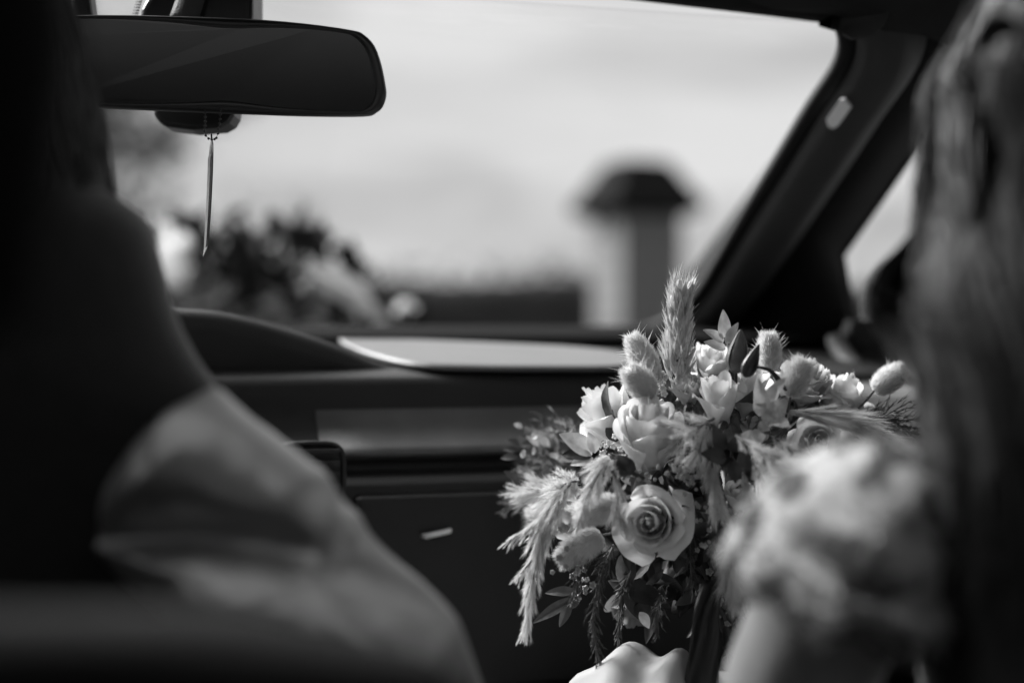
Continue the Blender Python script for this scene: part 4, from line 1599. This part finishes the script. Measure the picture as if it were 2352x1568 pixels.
def bud(parent, base, tip, r, m='sepal', label=None, pet=None):
    base, tip = Vector(base), Vector(tip)
    d = tip - base
    L = d.length
    x, y, z = frame(d)
    mb = MB()
    prof = [(r * 0.25, -L * 0.05), (r * 0.7, L * 0.02), (r, L * 0.22), (r * 0.92, L * 0.45), (r * 0.6, L * 0.72), (r * 0.25, L * 0.92), (0.0003, L)]
    lathe(mb, prof, base, z, 14, 1 if pet else 0)
    for k in range(5):
        a = k * 1.2566 + 0.3
        V, F = [], []
        for j in range(9):
            t = j / 8
            rr = float(np.interp(t, [-0.05, 0.02, 0.22, 0.45, 0.72, 0.92, 1.0], [r * 0.25, r * 0.7, r, r * 0.92, r * 0.6, r * 0.28, r * 0.12])) * 1.07 + 0.0003
            for i in range(5):
                s = (i / 2 - 1) * 0.62 * (1 - t * 0.75)
                aa = a + s + t * 0.5
                V.append(base + (x * math.cos(aa) + y * math.sin(aa)) * (rr * (1 - 0.0 * abs(s))) + z * (L * t * 0.98))
        for j in range(8):
            F += [(j * 5 + i, j * 5 + i + 1, j * 5 + 6 + i, j * 5 + 5 + i) for i in range(4)]
        mb.add(V, F, 0)
    o = mb.build('rosebud', [M[m], M[pet or m]], parent)
    if label:
        o['label'] = label
    return o
def florets(parent, spots, r, m='floret', label=None):
    mb = MB()
    for p in spots:
        p = Vector(p)
        ax = (Vector((0, -1, 0.2)) + Vector((rnd.uniform(-1, 1), rnd.uniform(-.6, .3), rnd.uniform(-1, 1))) * 0.7).normalized()
        x, y, z = frame(ax)
        q = r * rnd.uniform(0.7, 1.25)
        lathe(mb, [(q * 0.25, -q * 0.8), (q * 0.75, -q * 0.1), (q * 0.92, q * 0.25), (q * 0.6, q * 0.30), (q * 0.3, q * 0.02), (q * 0.05, 0)], p, ax, 9)
        for k in range(5):
            a = k * 1.2566
            ball(mb, p + (x * math.cos(a) + y * math.sin(a)) * q * 0.75 + z * q * 0.25, q * 0.42, 6, 4)
        ball(mb, p + z * q * 0.15, q * 0.28, 6, 4)
        tube(mb, [p - z * q * 0.6, p - z * q * 3 + Vector((0, 0.004, 0))], [0.0003, 0.0003], 4, mi=1)
    o = mb.build('floret_sprig', [M[m], M['stem']], parent)
    if label:
        o['label'] = label
    return o

def bouquet():
    c0 = P(1640, 1120, 1.10)
    t = empty('bridal_bouquet', HANDLE - Vector((0, 0, 0.10)), "bride's loose bouquet of pale roses, hare tail grass, pampas plumes and dark fern", 'bouquet')
    cam_d_ = lambda p: (Vector((0, 0, CAM_Z)) - Vector(p)).normalized()
    def ax(dx, dy, toward):
        """direction given as right, up and towards the viewer"""
        return Vector((dx, -toward, dy)).normalized()
    # ---- roses
    rose(t, P(1490, 1010, 1.03), ax(-0.10, 1.0, 0.62), 0.0240, 0.060, 14, 0.16, 'ivory', 'large ivory rose opening upwards at centre left', 3, tight=0.60, wide=(1.5, 1.25), ruff=0.02, drop=0.5)
    rose(t, P(1496, 1200, 1.015), ax(-0.25, 0.12, 1.0), 0.0225, 0.048, 14, 0.55, 'ivory', 'open rose facing the camera low in the bouquet', 8, tight=0.85, wide=(1.6, 1.2), ruff=0.035)
    rose(t, P(1412, 965, 1.09), ax(-0.75, 0.75, 0.1), 0.022, 0.056, 13, 0.22, 'ivory', 'pale rose turned away behind the large rose', 14, ruff=0.015, wide=(1.5, 1.2))
    rose(t, P(1632, 842, 1.11), ax(0.0, 1.0, 0.55), 0.0205, 0.034, 18, 0.55, 'ivory', 'frilled pale rose at the top of the bouquet', 21, ruff=0.07)
    rose(t, P(1652, 920, 1.02), ax(-0.12, 1.0, 0.45), 0.0165, 0.040, 8, 0.22, 'ivory', 'small cup-shaped rose below the rosebuds', 25, inner=0.25, wide=(1.2, 1.05), tight=0.9)
    rose(t, P(1716, 898, 1.045), ax(0.10, 1.0, 0.5), 0.0175, 0.040, 9, 0.35, 'ivory', 'small cup-shaped rose beside the pale leaf sprig', 29, inner=0.22, wide=(1.2, 1.05), tight=0.9)
    rose(t, P(1580, 897, 1.05), ax(-0.15, 1.0, 0.35), 0.0135, 0.021, 22, 0.12, 'ivory', 'tight wrinkled bloom with green sepals', 33, ruff=0.11, name='ranunculus', inner=0.06)
    rose(t, P(1880, 1020, 1.05), ax(-0.12, 0.30, 1.0), 0.0195, 0.034, 14, 0.5, 'blush', 'greyish spiral rose above the lace sleeve', 37, ruff=0.03)
    rose(t, P(1848, 882, 1.09), ax(0.25, 0.9, 0.6), 0.020, 0.036, 18, 0.5, 'blush', 'greyish frilled rose behind a hare tail', 41, ruff=0.08)
    rose(t, P(1932, 918, 1.10), ax(0.35, 1.0, 0.25), 0.021, 0.036, 12, 0.55, 'ivory', 'pale rose seen from the side at upper right', 45)
    rose(t, P(1930, 995, 1.09), ax(0.5, -0.2, 0.9), 0.0215, 0.034, 12, 0.5, 'blush', 'greyish rose tucked under the long plume', 49)
    rose(t, P(1312, 1190, 1.06), ax(-0.5, -0.1, 0.6), 0.016, 0.032, 12, 0.4, 'blush', 'pale bloom half covered by hare tail at lower left', 53)
    rose(t, P(1694, 1142, 1.02), ax(-0.1, 0.9, 0.4), 0.0105, 0.024, 9, 0.2, 'ivory', 'little pale bud beside the lace sleeve', 57, inner=0.2)
    rose(t, P(1452, 1380, 1.10), ax(-0.2, -0.8, 0.6), 0.020, 0.036, 12, 0.5, 'dusky', 'dark dusky rose hanging in shade underneath', 61)
    rose(t, P(1560, 1090, 1.09), ax(0.2, 0.2, 1.0), 0.018, 0.030, 12, 0.4, 'dusky', 'dusky rose deep in the middle of the bouquet', 65)
    rose(t, P(1800, 960, 1.10), ax(0.2, 0.5, 0.9), 0.017, 0.028, 12, 0.4, 'blush', None, 69)
    # ---- rosebuds
    bud(t, P(1690, 852, 1.02), P(1702, 756, 1.02), 0.0078, 'sepal', 'tall green rosebud', 'leafmid')
    bud(t, P(1712, 862, 1.0), P(1744, 790, 1.0), 0.0052, 'leafdark', 'thin dark rosebud leaning right')
    bud(t, P(1452, 1085, 0.995), P(1398, 1042, 0.995), 0.0066, 'leafdark', 'dark rosebud pointing left')
    mb = MB()
    tube(mb, spline([P(1452, 1085, 0.995), P(1480, 1100, 1.0), P(1530, 1120, 1.03)], 8), [0.0016] * 8, 6)
    mb.build('bud_stem', M['leafdark'], t)
    mb = MB()
    tube(mb, spline([P(1735, 842, 1.0), P(1768, 850, 1.0), P(1790, 875, 1.0), P(1805, 895, 1.01)], 10), lerp_list([0.001, 0.0016, 0.0022, 0.0012], 10), 6)
    mb.build('bud_stem', M['leafdark'], t)
    mb = MB()
    tube(mb, spline([P(1690, 850, 1.02), P(1690, 930, 1.06), P(1680, 1050, 1.1)], 8), [0.0012] * 8, 6)
    mb.build('bud_stem', M['leafdark'], t)
    # ---- hare tails
    hare_tail(t, P(1505, 884, 1.05), P(1450, 772, 1.05), 0.0108, label='hare tail at the upper left, behind its twin', brl=0.012)
    hare_tail(t, P(1500, 912, 1.025), P(1440, 846, 1.02), 0.0108, label='shorter hare tail in front of its twin', brl=0.014, stem=[P(1530, 960, 1.05)])
    hare_tail(t, P(1768, 850, 1.06), P(1764, 768, 1.06), 0.0088, label='upright hare tail between rosebuds and frilled rose', brl=0.012, stem=[P(1775, 950, 1.08)])
    hare_tail(t, P(1815, 912, 1.02), P(1842, 832, 1.02), 0.0082, label='bristly hare tail leaning right', brl=0.013, bristles=60, fl=0.006, stem=[P(1800, 980, 1.05)])
    hare_tail(t, P(2006, 896, 1.09), P(2076, 846, 1.09), 0.0098, label='hare tail standing alone at the far right', brl=0.009, stem=[P(1975, 935, 1.09), P(1900, 1000, 1.1)])
    hare_tail(t, P(1382, 1226, 1.02), P(1288, 1286, 1.02), 0.0105, label='lowest hare tail, pointing down left', brl=0.007, fl=0.0055, stem=[P(1430, 1218, 1.04), P(1500, 1190, 1.08)])
    hare_tail(t, P(1425, 1160, 1.01), P(1322, 1178, 1.01), 0.0112, label='pale hare tail lying beside the open rose', brl=0.006, fl=0.0050, bristles=20)
    hare_tail(t, P(1975, 905, 1.13), P(1940, 890, 1.13), 0.008, n=900, label='small hare tail peeping out behind the side-on rose')
    hare_tail(t, P(1275, 1190, 1.12), P(1215, 1170, 1.13), 0.0095, n=1200, label='blurred hare tail at the left rim')
    # ---- wheat ear
    sp = spline([P(1556, 880, 1.055), P(1556, 800, 1.055), P(1562, 720, 1.055), P(1568, 670, 1.055)], 40)
    mb = MB()
    tube(mb, sp, lerp_list([0.0016, 0.0008], 40), 6)
    BB, DD, LL = [], [], []
    for i in range(62):
        f = i / 61
        p = sp[int(f * 38)]
        a = i * 2.4
        rad = Vector((math.cos(a), math.sin(a) * 0.8, 0))
        d = (Vector((0.03, 0, 1)) + rad * (0.46 - 0.16 * f)).normalized()
        L = 0.024 * (1.0 - 0.35 * f) * rnd.uniform(0.75, 1.15)
        V, F = leaf_geo(p + rad * 0.0025, p + rad * 0.004 + d * L, rad.cross(d).cross(d) * -1, 0.0026, 0.8, -0.12, 5, 7)
        mb.add(V, F)
        ball(mb, p + rad * 0.004 + d * L * 0.4, 0.0021, 6, 6, (1, 1, 2.4), d)
        for q in range(12):
            BB.append(tuple(p + rad * 0.004 + d * L * rnd.uniform(0.3, 0.98)))
            DD.append(tuple(d + Vector((rnd.gauss(0, .28), rnd.gauss(0, .28), rnd.gauss(0.2, .2)))))
            LL.append(rnd.uniform(0.005, 0.012))
    blades(mb, BB, DD, np.array(LL), 0.0004)
    o = mb.build('wheat_ear', M['wheat'], t)
    # ---- pale leaf sprigs
    sprig = empty('leaf_sprig', P(1680, 850, 1.06))
    sprig.parent = t
    sprig.matrix_parent_inverse = Matrix.Translation(t.location).inverted()
    sprig['label'] = 'pale leaf sprig standing up at the top of the bouquet'
    mb = MB()
    tube(mb, spline([P(1688, 872, 1.06), P(1676, 810, 1.055), P(1664, 775, 1.05)], 8), [0.0008] * 8, 6)
    mb.build('sprig_stem', M['leafpale'], sprig)
    for b, tp, w in (((1664, 782), (1662, 712), 0.0052), ((1664, 784), (1617, 756), 0.0042), ((1668, 800), (1618, 784), 0.0044), ((1670, 790), (1694, 742), 0.0042), ((1674, 815), (1700, 776), 0.004)):
        leaf(sprig, P(*b, 1.05), P(*tp, 1.045 + rnd.uniform(-0.006, 0.006)), (rnd.uniform(-0.3, 0.3), -1, 0.4), w, 'leafpale', fold=0.3)
    sprig2 = empty('leaf_sprig', P(1775, 980, 1.0))
    sprig2.parent = t
    sprig2.matrix_parent_inverse = Matrix.Translation(t.location).inverted()
    sprig2['label'] = 'crumpled pale leaf sprig right of the cup-shaped roses'
    for b, tp, w in (((1765, 930), (1800, 868), 0.0060), ((1760, 940), (1738, 872), 0.0060), ((1755, 955), (1732, 915), 0.0055), ((1768, 955), (1806, 915), 0.0075), ((1762, 968), (1742, 990), 0.005), ((1770, 970), (1812, 975), 0.007), ((1768, 975), (1776, 935), 0.007), ((1745, 985), (1728, 1030), 0.0055), ((1738, 1010), (1700, 1000), 0.0055)):
        leaf(sprig2, P(*b, 0.995), P(*tp, 0.985 + rnd.uniform(-0.01, 0.015)), (rnd.uniform(-0.6, 0.6), -1, rnd.uniform(0, 0.8)), w, 'leafpale', fold=0.4, wavy=0.18)
    sprig3 = empty('leaf_sprig', P(1370, 1050, 1.03))
    sprig3.parent = t
    sprig3.matrix_parent_inverse = Matrix.Translation(t.location).inverted()
    sprig3['label'] = 'pale pointed leaves left of the large rose'
    for b, tp, w, mm in (((1362, 1042), (1286, 994), 0.0085, 'leafpale'), ((1360, 1046), (1290, 1042), 0.0055, 'leafdark'), ((1368, 1040), (1352, 992), 0.005, 'leafpale'), ((1362, 1050), (1310, 1066), 0.005, 'leafpale')):
        leaf(sprig3, P(*b, 1.03), P(*tp, 1.03), (0.1, -1, 0.6), w, mm, fold=0.35)
    # ---- dark leaves
    for b, tp, w in (((1672, 1052), (1612, 1040), 0.0062), ((1662, 1040), (1640, 976), 0.0062), ((1680, 1040), (1700, 996), 0.0058), ((1684, 1056), (1690, 1108), 0.006)):
        leaf(t, P(*b, 0.985), P(*tp, 0.975), (0.15, -1, 0.25), w, 'leafdark', 'glossy dark oval leaf in the middle', fold=0.15)
    for b, tp, w in (((1322, 1356), (1252, 1360), 0.0040), ((1316, 1372), (1222, 1430), 0.0045), ((1310, 1380), (1285, 1440), 0.004), ((1330, 1370), (1300, 1400), 0.004), ((1400, 1330), (1545, 1392), 0.010), ((1500, 1320), (1580, 1380), 0.010), ((1430, 1340), (1500, 1440), 0.010)):
        leaf(t, P(*b, 1.06), P(*tp, 1.06), (0.2, -1, 0.5), w, 'leafmid', fold=0.3)
    leaf(t, P(1470, 1405, 1.03), P(1492, 1442, 1.03), (0.2, -1, 0.3), 0.004, 'leafpale', 'pale fallen petal-like leaf low in the bouquet')
    # filler foliage in the heart of the bouquet
    proto = []
    for k in range(4):
        mb = MB()
        V, F = leaf_geo((0, 0, 0), (0, 0, 0.04), (0, -1, 0), 0.009, 0.3, 0.2 + 0.1 * k, 5, 7)
        mb.add(V, F)
        proto.append(mb)
    pm = None
    meshes = []
    for i in range(250):
        d = Vector(rdirs(1)[0].tolist())
        if d.y > 0.75:
            d.y *= -1
        p = c0 + Vector((d.x * 0.098, d.y * 0.074, d.z * 0.098)) * rnd.uniform(0.5, 1.0)
        if i < 4:
            o = proto[i].build('leaf', M['leafdark' if i % 2 else 'leafmid'], None)
            meshes.append(o.data)
        else:
            o = bpy.data.objects.new('leaf', meshes[i % 4])
            COL.objects.link(o)
        dd = (d + Vector((rnd.uniform(-.8, .8), rnd.uniform(-.8, .8), rnd.uniform(-.8, .8)))).normalized()
        o.rotation_euler = dd.to_track_quat('Z', 'Y').to_euler()
        o.location = p
        s = rnd.uniform(0.6, 1.1)
        o.scale = (s, s, s)
        o.parent = t
        o.matrix_parent_inverse = Matrix.Translation(t.location).inverted()
    # ---- plumes
    plume(t, [P(1790, 945, 1.04), P(1860, 948, 1.03), P(1940, 965, 1.03), P(2050, 1010, 1.03)], 0.026, 85, 34, ang=0.28, droop=0.10, label='long pale plume sweeping to the right', hw=0.0006, hl=0.42, spread=0.12, side=(0, 0, -0.4))
    plume(t, [P(1930, 1050, 1.02), P(2010, 1040, 1.03), P(2110, 1062, 1.04)], 0.020, 50, 26, ang=0.35, hl=0.4, spread=0.15, label='plume lying behind the lace sleeve')
    plume(t, [P(1690, 1000, 0.97), P(1750, 1040, 0.95), P(1810, 1070, 0.93), P(1870, 1060, 0.92)], 0.020, 60, 22, ang=0.55, hl=0.35, spread=0.25, hw=0.0008, droop=0.3, label='blurred pale plume nearest the camera')
    plume(t, [P(1730, 1060, 0.96), P(1760, 1120, 0.95), P(1760, 1180, 0.94)], 0.017, 40, 18, ang=0.5, hl=0.35, spread=0.2, hw=0.0008, droop=0.5)
    plume(t, [P(1440, 1045, 1.01), P(1395, 1060, 1.0), P(1375, 1090, 1.0), P(1345, 1150, 0.995), P(1325, 1215, 0.995)], 0.018, 85, 30, ang=0.6, droop=0.5, label='fluffy drooping plume beside the large rose', hl=0.36, spread=0.22, prof=lambda s: 1.0 - 0.75 * s)
    plume(t, [P(1405, 1080, 0.995), P(1420, 1120, 0.99), P(1418, 1170, 0.99), P(1440, 1215, 0.99)], 0.012, 40, 20, ang=0.4, droop=0.5, hl=0.4, spread=0.2)
    plume(t, [P(1310, 1110, 1.03), P(1275, 1160, 1.02), P(1240, 1240, 1.015), P(1222, 1350, 1.015), P(1206, 1455, 1.015)], 0.022, 120, 32, ang=0.42, droop=0.45, label='long plume drooping to the lower left', hl=0.34, spread=0.16, prof=lambda s: 1.0 - 0.62 * s)
    plume(t, [P(1280, 1150, 1.02), P(1235, 1200, 1.015), P(1170, 1242, 1.01)], 0.014, 45, 24, ang=0.38, droop=0.35, hl=0.36, spread=0.16, prof=lambda s: 1.0 - 0.55 * s)
    plume(t, [P(1255, 1230, 1.02), P(1225, 1280, 1.015), P(1190, 1325, 1.01)], 0.012, 32, 22, ang=0.35, droop=0.4, hl=0.36, spread=0.15, prof=lambda s: 1.0 - 0.5 * s)
    plume(t, [P(1345, 1125, 1.09), P(1280, 1128, 1.10), P(1185, 1130, 1.11)], 0.022, 60, 26, ang=0.55, hl=0.36, spread=0.22, label='fluffy pale plume pointing left')
    plume(t, [P(1330, 1105, 1.04), P(1300, 1110, 1.03), P(1275, 1135, 1.03)], 0.014, 55, 24, ang=0.9, hl=0.35, spread=0.3)
    plume(t, [P(1640, 1020, 1.0), P(1636, 1070, 0.995), P(1645, 1120, 0.99), P(1656, 1165, 0.99)], 0.018, 60, 22, m='wheat', name='grass_spike', ang=0.35, droop=0.35, hl=0.40, spread=0.13, label='drooping oat-like spike under the dark leaves')
    plume(t, [P(1640, 960, 1.0), P(1600, 985, 0.995), P(1575, 1000, 0.99)], 0.020, 30, 20, ang=0.9, hl=0.4, spread=0.25)
    plume(t, [P(1625, 985, 1.0), P(1610, 1020, 0.99), P(1600, 1060, 0.99)], 0.016, 30, 20, ang=0.6, hl=0.4, spread=0.2)
    plume(t, [P(1705, 1075, 0.985), P(1712, 1110, 0.98), P(1722, 1150, 0.98)], 0.015, 30, 20, m='wheat', name='grass_spike', ang=0.3, hl=0.4, spread=0.13)
    plume(t, [P(1690, 1190, 0.99), P(1678, 1280, 0.99), P(1690, 1380, 0.98)], 0.018, 45, 18, ang=0.35, droop=0.3, hl=0.5, spread=0.2, label='wispy plume hanging beside the bare arm')
    # ---- dark fern
    dk = dict(m='fern', name='fern_frond', hw=0.0007, stemr=0.0009)
    plume(t, [P(1980, 965, 1.08), P(2040, 960, 1.08), P(2110, 1010, 1.08)], 0.020, 70, 12, ang=0.9, hl=0.35, spread=0.4, label='dark feathery fern at the right rim', **dk)
    plume(t, [P(2010, 1000, 1.08), P(2070, 1010, 1.08), P(2120, 1050, 1.08)], 0.017, 50, 12, ang=0.9, hl=0.35, spread=0.4, **dk)
    plume(t, [P(1410, 1250, 1.03), P(1378, 1330, 1.02), P(1362, 1430, 1.015), P(1382, 1548, 1.015)], 0.013, 90, 7, ang=0.55, hl=0.40, spread=0.3, droop=0.2, label='dark needle-leaved frond hanging lowest', prof=lambda s: 1 - 0.45 * s, **dk)
    plume(t, [P(1450, 1310, 1.05), P(1425, 1390, 1.045), P(1418, 1510, 1.04)], 0.012, 60, 6, ang=0.5, hl=0.4, spread=0.3, droop=0.2, prof=lambda s: 1 - 0.5 * s, **dk)
    plume(t, [P(1340, 1010, 1.14), P(1290, 990, 1.16), P(1225, 1000, 1.18)], 0.022, 50, 10, ang=0.8, hl=0.3, spread=0.4, label='blurred fern at the back left', **{**dk, 'm': 'fernpale'})
    plume(t, [P(1320, 1060, 1.14), P(1260, 1060, 1.17), P(1205, 1100, 1.19)], 0.022, 50, 10, ang=0.8, hl=0.3, spread=0.4, **{**dk, 'm': 'fernpale'})
    plume(t, [P(1290, 1120, 1.14), P(1220, 1140, 1.16), P(1165, 1160, 1.17)], 0.018, 50, 10, ang=0.8, hl=0.3, spread=0.4, **{**dk, 'm': 'fernpale'})
    for k in range(64):                                   # small blurred pale leaves on the back-left sprays
        x, y = rnd.uniform(1185, 1350), rnd.uniform(965, 1110)
        b = P(x, y, 1.15 + rnd.uniform(-0.02, 0.05))
        leaf(t, b, b + Vector((rnd.uniform(-.014, .004), 0, rnd.uniform(-.004, .010))), (rnd.uniform(-.5, .5), -1, .6), rnd.uniform(0.0025, 0.0045), 'leafmid' if k % 3 else 'leafpale', nu=3, nt=5)
    # ---- small florets
    def patch(cx, cy, rx, ry, n, Y):
        return [P(cx + rnd.gauss(0, 1) * rx, cy + rnd.gauss(0, 1) * ry, Y + rnd.uniform(-0.012, 0.008)) for _ in range(n)]
    florets(t, patch(1562, 1082, 22, 14, 26, 0.995), 0.0019, label='cluster of tiny florets under the large rose')
    florets(t, patch(1480, 1095, 24, 8, 14, 1.0), 0.0016)
    florets(t, patch(1625, 1390, 26, 26, 24, 1.03), 0.0024, label='cluster of tiny florets in shade beside the bare arm')
    florets(t, patch(1318, 1300, 22, 18, 12, 1.02), 0.0024, label='tiny florets below the lowest hare tail')
    florets(t, patch(1340, 1340, 20, 14, 8, 1.03), 0.0022)
    florets(t, patch(1590, 1090, 14, 22, 12, 0.995), 0.0017)
    florets(t, patch(1515, 885, 12, 22, 14, 1.06), 0.0030, m='ivory', label='pale florets behind the twin hare tails')
    florets(t, patch(1400, 1020, 24, 14, 12, 1.05), 0.0022, m='ivory')
    florets(t, patch(1975, 1045, 20, 10, 10, 1.05), 0.0028, m='blush')
    # ---- dark filler low and to the right
    for k in range(46):
        x, y = rnd.gauss(1590, 62), rnd.gauss(1270, 90)
        b = P(x, y, 1.04 + rnd.uniform(-0.015, 0.05))
        d = Vector((rnd.uniform(-1, 1), rnd.uniform(-0.6, 0.2), rnd.uniform(-1.0, 0.5))).normalized()
        leaf(t, b, b + d * rnd.uniform(0.014, 0.028), (rnd.uniform(-.8, .8), -1, rnd.uniform(0, .9)), rnd.uniform(0.003, 0.006), 'leafdark' if k % 3 else 'leafmid', nu=5, nt=7)
    for pts in (((1600, 1180, 1.04), (1585, 1260, 1.03), (1592, 1370, 1.02)), ((1650, 1190, 1.03), (1640, 1260, 1.02), (1655, 1340, 1.01)), ((1530, 1320, 1.05), (1515, 1390, 1.04), (1508, 1460, 1.035)),
                ((1380, 1240, 1.03), (1335, 1300, 1.02), (1318, 1380, 1.02)), ((1740, 1090, 1.02), (1790, 1120, 1.0), (1820, 1170, 0.99))):
        plume(t, [P(*q) for q in pts], 0.012, 50, 7, ang=0.55, hl=0.4, spread=0.3, droop=0.2, prof=lambda s: 1 - 0.45 * s, **dk)
    florets(t, patch(1610, 1200, 26, 34, 18, 1.015), 0.0017)
    florets(t, patch(1290, 1250, 20, 20, 10, 1.02), 0.0018)
    plume(t, [P(1770, 1000, 1.0), P(1810, 1030, 0.98), P(1870, 1085, 0.96)], 0.018, 50, 20, ang=0.45, hl=0.36, spread=0.2, droop=0.3)
    plume(t, [P(1900, 1040, 1.03), P(1960, 1060, 1.03), P(2040, 1080, 1.03)], 0.016, 40, 18, ang=0.5, hl=0.36, spread=0.2)
    # ---- stems and ribbon
    mb = MB()
    for k in range(34):
        a = rnd.uniform(0, 6.283)
        q = c0 + Vector((math.cos(a) * 0.05, math.sin(a) * 0.04, rnd.uniform(-0.03, 0.02)))
        b = HANDLE + Vector((math.cos(a) * 0.013, math.sin(a) * 0.013, 0))
        e = b + (b - q) * 0.5 + Vector((math.cos(a), math.sin(a), 0)) * 0.006
        e.z = max(e.z, HANDLE.z - 0.11)
        tube(mb, spline([q, b, e], 10), [0.0016] * 10, 6)
    mb.build('stems', M['stem'], t)
    mb = MB()
    lathe(mb, [(0.018, -0.03), (0.019, 0.0), (0.0185, 0.03)], HANDLE, (HANDLE - c0) * -1, 16)
    w = mb.build('ribbon', M['ribbon'], t)
    mb = MB()
    sp = spline([P(1640, 1330, 1.02), P(1622, 1400, 1.005), P(1618, 1480, 1.0), P(1612, 1560, 1.0), P(1612, 1660, 0.99)], 20)
    grid(mb, lambda s, v: sp[min(19, int(round(v * 19)))] + Vector(((s - 0.5) * 0.022 * (0.7 + 0.5 * v), -0.004 * math.sin(s * 6.28 + v * 5), 0.0)), 9, 20)
    solid(mb.build('ribbon_tail', M['ribbon'], w), 0.0006)
bouquet()

# ---- flowers lying on the bonnet
def garland():
    Y = 2.5
    base = P(650, 800, Y)
    t = empty('bonnet_garland', base, 'blurred wedding garland of pale blooms and dark leaves on the car bonnet', 'flower garland')
    k = 0
    for px, py, R, H, a in ((410, 605, 0.070, 0.13, (-0.2, -0.2, 0.9)), (380, 670, 0.04, 0.06, (-0.5, -0.7, 0.4)), (655, 712, 0.038, 0.05, (0.1, -0.8, 0.6)), (585, 700, 0.036, 0.05, (-0.1, -0.8, 0.5)), (930, 722, 0.022, 0.05, (0.4, -0.5, 0.8)),
                            (450, 700, 0.04, 0.05, (0.0, -0.8, 0.5)), (840, 742, 0.03, 0.04, (0.2, -0.8, 0.6)), (470, 650, 0.045, 0.06, (-0.1, -0.7, 0.7)), (640, 625, 0.030, 0.05, (0.1, -0.5, 0.9)), (700, 700, 0.04, 0.05, (0.2, -0.7, 0.6))):
        k += 1
        rose(t, P(px, py, Y), a, R, H, 11, 0.5, 'peony', None, 100 + k, name='bloom')
    for b, tp, w in (((690, 610), (900, 745), 0.035), ((700, 600), (860, 690), 0.030), ((720, 650), (880, 745), 0.028)):
        leaf(t, P(*b, Y - 0.05), P(*tp, Y - 0.10), (0.4, -0.5, 0.9), w, 'peony', 'long pale petal lying along the right side', fold=0.3, curl=0.05)
    rr = random.Random(3)
    def cl(px, py, sx, sy, n, L, up, w=0.012):
        for i in range(n):
            x, y = px + rr.gauss(0, sx), py + rr.gauss(0, sy)
            b = P(x, y, Y + rr.uniform(-0.06, 0.06))
            d = Vector((rr.uniform(-1, 1), rr.uniform(-0.5, 0.5), up + rr.uniform(-0.6, 0.8))).normalized()
            leaf(t, b, b + d * L * rr.uniform(0.7, 1.3), (rr.uniform(-1, 1), -1, rr.uniform(-0.2, 1)), w * rr.uniform(0.7, 1.3), 'garlandleaf', nu=3, nt=6)
    cl(540, 660, 50, 30, 46, 0.06, 0.4)
    cl(565, 600, 9, 26, 18, 0.06, 1.2)
    cl(440, 540, 34, 8, 12, 0.05, 0.2)
    cl(480, 580, 12, 30, 14, 0.05, 0.6)
    cl(690, 570, 36, 18, 30, 0.045, 0.5)
    cl(640, 640, 30, 26, 26, 0.05, 0.3)
    cl(790, 620, 34, 14, 12, 0.05, 0.2)
    cl(760, 720, 60, 18, 30, 0.05, 0.2)
    cl(650, 540, 6, 8, 4, 0.05, 1.0)
    cl(890, 730, 24, 12, 10, 0.04, 0.2)
    cl(600, 780, 120, 12, 40, 0.06, 0.1)
    mb = MB()
    tube(mb, spline([P(330, 800, Y), P(500, 770, Y), P(700, 770, Y), P(950, 790, Y)], 16), [0.014] * 16, 8)
    mb.build('stem_roll', M['stem'], t)
garland()
